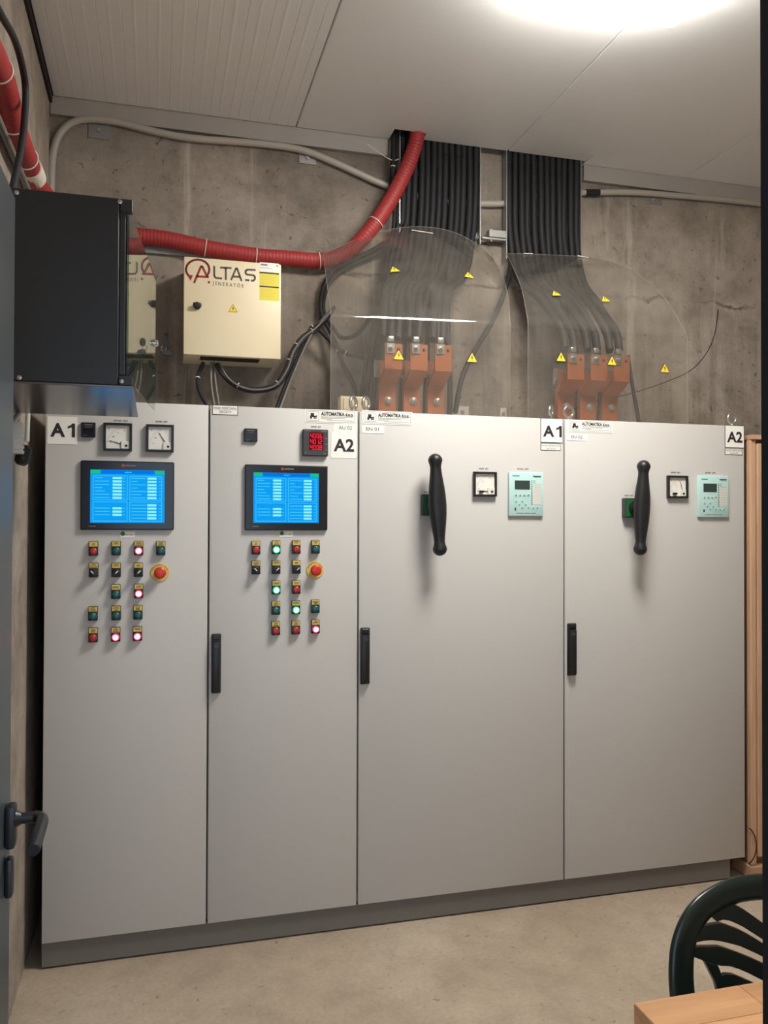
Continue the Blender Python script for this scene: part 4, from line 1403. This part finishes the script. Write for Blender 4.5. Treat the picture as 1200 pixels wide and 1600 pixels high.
for pts, r, m, lab in (([(-20, -20), (0, 20), (22, 60), (34, 100), (40, 140), (38, 190), (33, 230), (25, 270), (17, 310)], .0095, 'cable', 'black cable hanging down the left wall in front of the red pipe'),
                       ([(-20, 60), (0, 92), (12, 122), (22, 160), (34, 190), (45, 225), (60, 280)], .0065, 'cable', 'thin black cable tucked behind the red pipe on the left wall'),
                       ([(-10, 170), (5, 205), (20, 240), (45, 300)], .0100, 'cable2', 'grey conduit below the red pipe on the left wall')):
    X = -.012 if m == 'cable2' else (-.045 if r < .008 else .035)
    pipe('wall_cable', [PX(x, y, X) for x, y in pts], r, M[m], lab, 'cable', 'cables on the left wall', n=10)

# white plug and coupling on the left wall behind the door
pc = PX(24, 686, -.02)
pg = empty('power_plug', (pc.x, pc.y, pc.z - .06), 'white ribbed plug with black cap on the left wall under the rack', 'plug')
prof = []
for k in range(6):
    prof += [(k * .016, .030), (k * .016 + .009, .031), (k * .016 + .0095, .027), (k * .016 + .0155, .027)]
MB().lathe((pc.x - .005, pc.y, pc.z - .045), (0, 0, 1), prof, 24).build('ribbed_body', M['offwhite'], pg, 30)
MB().lathe((pc.x + .01, pc.y + .045, pc.z - .075), (.15, .2, .95), [(0, .014), (.01, .022), (.05, .024), (.062, .012)], 16).build('black_cap', M['black'], pg, 30)
MB().tube([PX(44, 640, -.03), PX(43, 660, -.03), PX(42, 690, -.03)], .008, 10, 4).build('white_lead', M['offwhite'], pg, 40)
MB().tube([PX(14, 668, -.03), PX(24, 654, -.03), PX(31, 644, -.03)], .008, 10, 4).build('white_lead', M['offwhite'], pg, 40)

# cream junction box on top of the cabinets
a, b = P(532, 640, .13), P(575, 620, .13)
jb = empty('junction_box', ((a.x + b.x) / 2, .15, Z1), 'small cream junction box on the cabinet roof between the lifting eyes', 'junction box')
MB().box(a.x, b.x, .13, .19, Z1, b.z, .004, 2).build('housing', M['cream'], jb, 30)
MB().box(a.x + .012, b.x - .012, .126, .13, Z1 + .006, b.z - .008, .002).build('lid', M['cream'], jb, 30)
MB().lathe(((a.x + b.x) / 2, .126, Z1 + .03), (0, -1, 0), [(0, .018), (.004, .016)], 20).build('knockout', M['creamdark'], jb)


# ------------------------------------------------------------------ clear covers over the busbars
def resample(pts, n):
    pts = [Vector(p) for p in pts]
    L = [0]
    for p, q in zip(pts, pts[1:]): L.append(L[-1] + (q - p).length)
    out = []
    for k in range(n + 1):
        t = L[-1] * k / n
        i = max(j for j in range(len(L)) if L[j] <= t + 1e-9)
        i = min(i, len(pts) - 2)
        f = (t - L[i]) / max(1e-9, L[i + 1] - L[i])
        out.append(pts[i].lerp(pts[i + 1], min(1, f)))
    return out


def cover(fold, top, left, right, ytop, label, stickers, ties):
    NU, NV = 24, 14
    YF = .05
    S = lambda v: (1 - math.cos(min(1, v * 1.0) * PI / 2)) * .25 + v * .75
    c3 = lambda p, Y: P(p[0], p[1], Y)
    dn = resample(catmull([(*p, 0) for p in fold], 6), NU)
    tp = resample(catmull([(*p, 0) for p in top], 6), NU)
    lf = resample(catmull([(*p, 0) for p in left], 6), NV)
    rt = resample(catmull([(*p, 0) for p in right], 6), NV)
    grid = []
    for j in range(NV + 1):
        v = j / NV
        row = []
        for i in range(NU + 1):
            u = i / NU
            q = (1 - v) * dn[i] + v * tp[i] + (1 - u) * lf[j] + u * rt[j] - ((1 - u) * (1 - v) * dn[0] + u * (1 - v) * dn[-1] + (1 - u) * v * tp[0] + u * v * tp[-1])
            row.append(c3(q, YF + (ytop - YF) * S(v)))
        grid.append(row)
    zb = Z1 + .001
    NL = 5
    low = []
    for j in range(NL):
        f = j / NL
        low.append([Vector((p.x, YF, zb + (p.z - zb) * f)) for p in grid[0]])
    bend = []
    for k in range(7):
        t = k / 6
        r_ = []
        for i in range(NU + 1):
            f = Vector((grid[0][i].x, YF, grid[0][i].z))
            p0 = f - Vector((0, 0, .016)); p2 = f + (grid[1][i] - grid[0][i]).normalized() * .016
            r_.append((1 - t) ** 2 * p0 + 2 * t * (1 - t) * f + t * t * p2)
        bend.append(r_)
    rows = low + bend + grid[1:]
    th = .003
    bm = bmesh.new()
    A = [[bm.verts.new(p) for p in r] for r in rows]
    for j in range(len(rows) - 1):
        for i in range(NU):
            bm.faces.new((A[j][i], A[j][i + 1], A[j + 1][i + 1], A[j + 1][i]))
    bmesh.ops.recalc_face_normals(bm, faces=bm.faces)
    bmesh.ops.solidify(bm, geom=bm.faces[:], thickness=th)
    root = empty('clear_cover', (sum(p.x for p in grid[0]) / (NU + 1), YF, Z1), label, 'cover', 'clear covers over the busbars')
    mb = MB(); mb.bm.free(); mb.bm = bm
    mb.build('bent_sheet', M['sheet'], root, 25)
    cells = [(j, i) for j in range(len(rows) - 1) for i in range(NU)]
    for line in ([r[0] for r in rows], [r[-1] for r in rows], rows[-1]):
        MB().tube(line, .0010, 6, smooth=False).build('glint_rim', M['edge'], root)

    def scr(p):
        d = p - CAM
        return 600 + FPX * d.dot(RGT) / d.dot(FWD), 800 - FPX * d.dot(UPV) / d.dot(FWD)

    def locate(px, py):
        best = None
        for j, i in cells:
            c = (rows[j][i] + rows[j + 1][i + 1]) / 2
            x, y = scr(c)
            d = (x - px) ** 2 + (y - py) ** 2
            if best is None or d < best[0]: best = (d, j, i)
        _, j, i = best
        p00, p10, p01 = rows[j][i], rows[j][i + 1], rows[j + 1][i]
        n = (p10 - p00).cross(p01 - p00).normalized()
        if n.y > 0: n = -n
        d = ray(px, py)
        t = (p00 - CAM).dot(n) / d.dot(n)
        return CAM + d * t, (p10 - p00).normalized(), n
    for px, py, sz in stickers:
        c, e1, n = locate(px, py)
        e2 = n.cross(e1)
        if e2.z < 0: e2 = -e2
        triangle(root, c + n * .0035, e1, e2, n, sz)
    for a, b in ties:
        p, _, n = locate(*a); q, _, n2 = locate(*b)
        MB().cyl(p + n * .005, q + n2 * .005, .0022, n=6).build('cable_tie', M['tie'], root)


cover([(517, 490), (600, 494), (700, 499), (797, 504)], [(505, 397), (545, 379), (590, 363), (645, 354), (700, 360), (740, 378), (770, 402)],
      [(517, 490), (511, 445), (505, 397)], [(797, 504), (794, 465), (785, 430), (770, 402)], .49,
      'bent clear plastic cover over the left busbars with four warning triangles',
      [(616, 423, .053), (732, 432, .053), (622.5, 557, .051), (737, 561, .051)], [((643, 361), (676, 366))])
cover([(825, 503), (910, 510), (990, 517), (1074, 524)], [(791, 396), (830, 397), (875, 399), (918, 401)],
      [(825, 503), (816, 455), (802, 418), (791, 396)], [(1074, 524), (1042, 470), (1000, 430), (960, 411), (918, 401)], .49,
      'bent clear plastic cover over the right busbars with five warning triangles',
      [(868, 460.5, .050), (945, 469.5, .049), (876, 560, .051), (955.5, 566, .051), (1038, 577.5, .051)], [((818, 397.5), (832, 398)), ((902, 401), (919, 404))])

for (a, b, c, d), lab in (((714, 626, 741, 640), 'grey steel bracket on the cabinet roof under the left clear cover'), ((784, 634, 800, 651), 'grey steel bracket on the cabinet roof between the clear covers')):
    p0, p1 = P(a, d, .30), P(c, b, .30)
    r_ = empty('cover_bracket', ((p0.x + p1.x) / 2, .33, Z1), lab, 'bracket', 'cover brackets')
    MB().box(p0.x, p1.x, .30, .36, Z1, Z1 + .004).build('foot', M['galv'], r_)
    MB().box(p0.x + .01, p1.x - .01, .34, .344, Z1 + .004, Z1 + .085, .002).build('upright', M['trimgrey'], r_)
    MB().cyl(((p0.x + p1.x) / 2, .34, Z1 + .06), ((p0.x + p1.x) / 2, .332, Z1 + .06), .008, n=8).build('bolt', M['steel'], r_)

# ------------------------------------------------------------------ wooden cabinet on the right
wx0 = P(1168.5, 1000, .02).x
wt = P(1178, 683, 0).z
wc = empty('wooden_cabinet', (wx0 + .3, .2, 0), 'tall light wooden cabinet standing right of the grey cabinets', 'cabinet')
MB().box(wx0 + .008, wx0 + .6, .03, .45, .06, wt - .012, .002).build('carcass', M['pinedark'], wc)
MB().box(wx0, wx0 + .62, -.012, .46, wt - .012, wt + .010, .002).build('top_board', M['pine'], wc)
MB().box(wx0, wx0 + .030, .0, .028, .06, wt - .013, .002).build('stile', M['pine'], wc)
dx = wx0 + .036
wd = MB().box(dx, dx + .075, -.004, .022, .095, wt - .03, .002).build('door_stile', M['pine'], wc)
MB().box(dx + .075, dx + .50, .006, .018, .095, wt - .03, .001).build('door_panel', M['pine'], wc)
MB().box(wx0 - .012, wx0 + .62, -.02, .45, .0, .058, .003).build('base', M['pine'], wc)
pipe('thin_cord', [P(x, y, Y) for x, y, Y in ((1169, 1350, .03), (1174, 1346, -.012), (1180, 1335, -.016), (1182, 1320, -.016), (1179, 1306, -.016), (1174, 1297, -.008), (1170, 1294, .0))], .0028, M['cable'], 'thin dark cord looping in front of the wooden cabinet near the floor', 'cord', n=6)

# ------------------------------------------------------------------ table
tc = PZ(990, 1567, .75)
tx0, ty1 = tc.x, tc.y
tx1, ty0 = tx0 + .85, FY + .03
tb = empty('wooden_table', ((tx0 + tx1) / 2, (ty0 + ty1) / 2, 0), 'beech stave table in the lower right corner', 'table')
nst = 6
for k in range(nst):
    a = ty1 - (ty1 - ty0) * k / nst
    b = ty1 - (ty1 - ty0) * (k + 1) / nst
    cut = (.27, .52, .36, .61, .3, .48)[k]
    for u, v in ((0, cut), (cut, 1)):
        MB().box(tx0 + (tx1 - tx0) * u + (.0002 if u else 0), tx0 + (tx1 - tx0) * v - .0002, b + .0002, a - .0002, .712, .75, .0012).build('stave', M['beech'], tb)
for x in (tx0 + .05, tx1 - .1):
    for y in (ty1 - .1, ty0 + .05):
        MB().box(x, x + .055, y, y + .055, 0, .711, .003).build('leg', M['beech'], tb)
MB().box(tx0 + .05, tx1 - .05, ty1 - .085, ty1 - .065, .63, .711, .002).build('apron', M['beech'], tb)

# ------------------------------------------------------------------ plastic chair
CY = -1.50
ch = empty('plastic_chair', (1.90, CY - .2, 0), 'dark green plastic chair with fan slatted back tucked at the wooden table', 'chair')
XC = P(1215, 1400, CY).x


def lean(p):
    u = (p.x - XC) / .28
    return Vector((p.x, p.y + .035 * (1 - u * u) + .10 * (p.z - .62), p.z))


def band(pts, hw, ht, name, sub=8, n=14):
    q = [lean(p) for p in catmull(pts, sub)]
    mb = MB()
    rings = []
    for i, p in enumerate(q):
        d = (q[min(i + 1, len(q) - 1)] - q[max(i - 1, 0)]).normalized()
        n2 = Vector((0, 1, 0)); n2 = (n2 - d * n2.dot(d)).normalized()
        n1 = d.cross(n2)
        h = hw[0] + (hw[1] - hw[0]) * i / (len(q) - 1) if isinstance(hw, tuple) else hw
        rings.append(mb.ring(p, n1, n2, h, n, ht))
    for a, b in zip(rings, rings[1:]): mb.bridge(a, b)
    mb.cap(rings[0], True); mb.cap(rings[-1])
    return mb.build(name, M['chair'], ch, 60)


mir = lambda p: Vector((2 * XC - p.x, p.y, p.z))
rim_px = [(1080, 1640), (1067, 1590), (1061, 1550), (1061, 1515), (1067, 1480), (1082, 1450), (1105, 1427), (1136, 1411), (1166, 1402), (1194, 1398), (1210, 1397)]
half = [P(x, y, CY) for x, y in rim_px]
band(half + [mir(p) for p in half[::-1]], .034, .016, 'back_rim', 6)
SL_ = [([(1108, 1426), (1150, 1416), (1176, 1430), (1196, 1444), (1222, 1464)], [(1128, 1446), (1144, 1443), (1169, 1454), (1188, 1466), (1222, 1488)]),
       ([(1088, 1452), (1135, 1449), (1163, 1459), (1188, 1472), (1222, 1494)], [(1086, 1474), (1112, 1472), (1134, 1476), (1163, 1484), (1188, 1495), (1222, 1512)]),
       ([(1082, 1480), (1112, 1483), (1128, 1483), (1156, 1493), (1188, 1506), (1222, 1522)], [(1082, 1494), (1102, 1503), (1126, 1512), (1147, 1514), (1169, 1522), (1188, 1532), (1222, 1548)]),
       ([(1102, 1502), (1112, 1508), (1121, 1511), (1126, 1512)], [(1121, 1540), (1126, 1536), (1129, 1532), (1131, 1526)]),
       ([(1120, 1538), (1131, 1525), (1156, 1528), (1167, 1534), (1188, 1543), (1222, 1558)], [(1140, 1620), (1150, 1620), (1170, 1620), (1188, 1620), (1222, 1620)])]


def flat_slat(up, lo, flip):
    n = 9
    A = resample([(*q, 0) for q in up], n)
    B = resample([(*q, 0) for q in lo], n)
    f = (lambda p: mir(p)) if flip else (lambda p: p)
    mb = MB()
    rings = []
    for a, b in zip(A, B):
        p, q = lean(f(P(a.x, a.y, CY))), lean(f(P(b.x, b.y, CY)))
        rings.append([mb.bm.verts.new(v) for v in (p + Vector((0, -.006, 0)), q + Vector((0, -.006, 0)), q + Vector((0, .006, 0)), p + Vector((0, .006, 0)))])
    for a, b in zip(rings, rings[1:]): mb.bridge(a, b)
    mb.cap(rings[0], True); mb.cap(rings[-1])
    return mb.build('back_slat', M['chair'], ch, 30)


for up, lo in SL_:
    flat_slat(up, lo, False)
    flat_slat(up, lo, True)
sz = .43
MB().box(XC - .215, XC + .215, CY - .40, CY + .035, sz - .018, sz + .010, .02, 3).build('seat', M['chair'], ch, 50)
for sx in (-1, 1):
    for y0_, y1_ in ((CY - .36, CY - .40), (CY + .01, CY + .07)):
        MB().tube([(XC + sx * .185, y0_, sz - .01), (XC + sx * .205, (y0_ + y1_) / 2, .2), (XC + sx * .222, y1_, 0.0)], .02, 10, 5, rf=lambda L: .026 - .018 * L).build('leg', M['chair'], ch, 60)
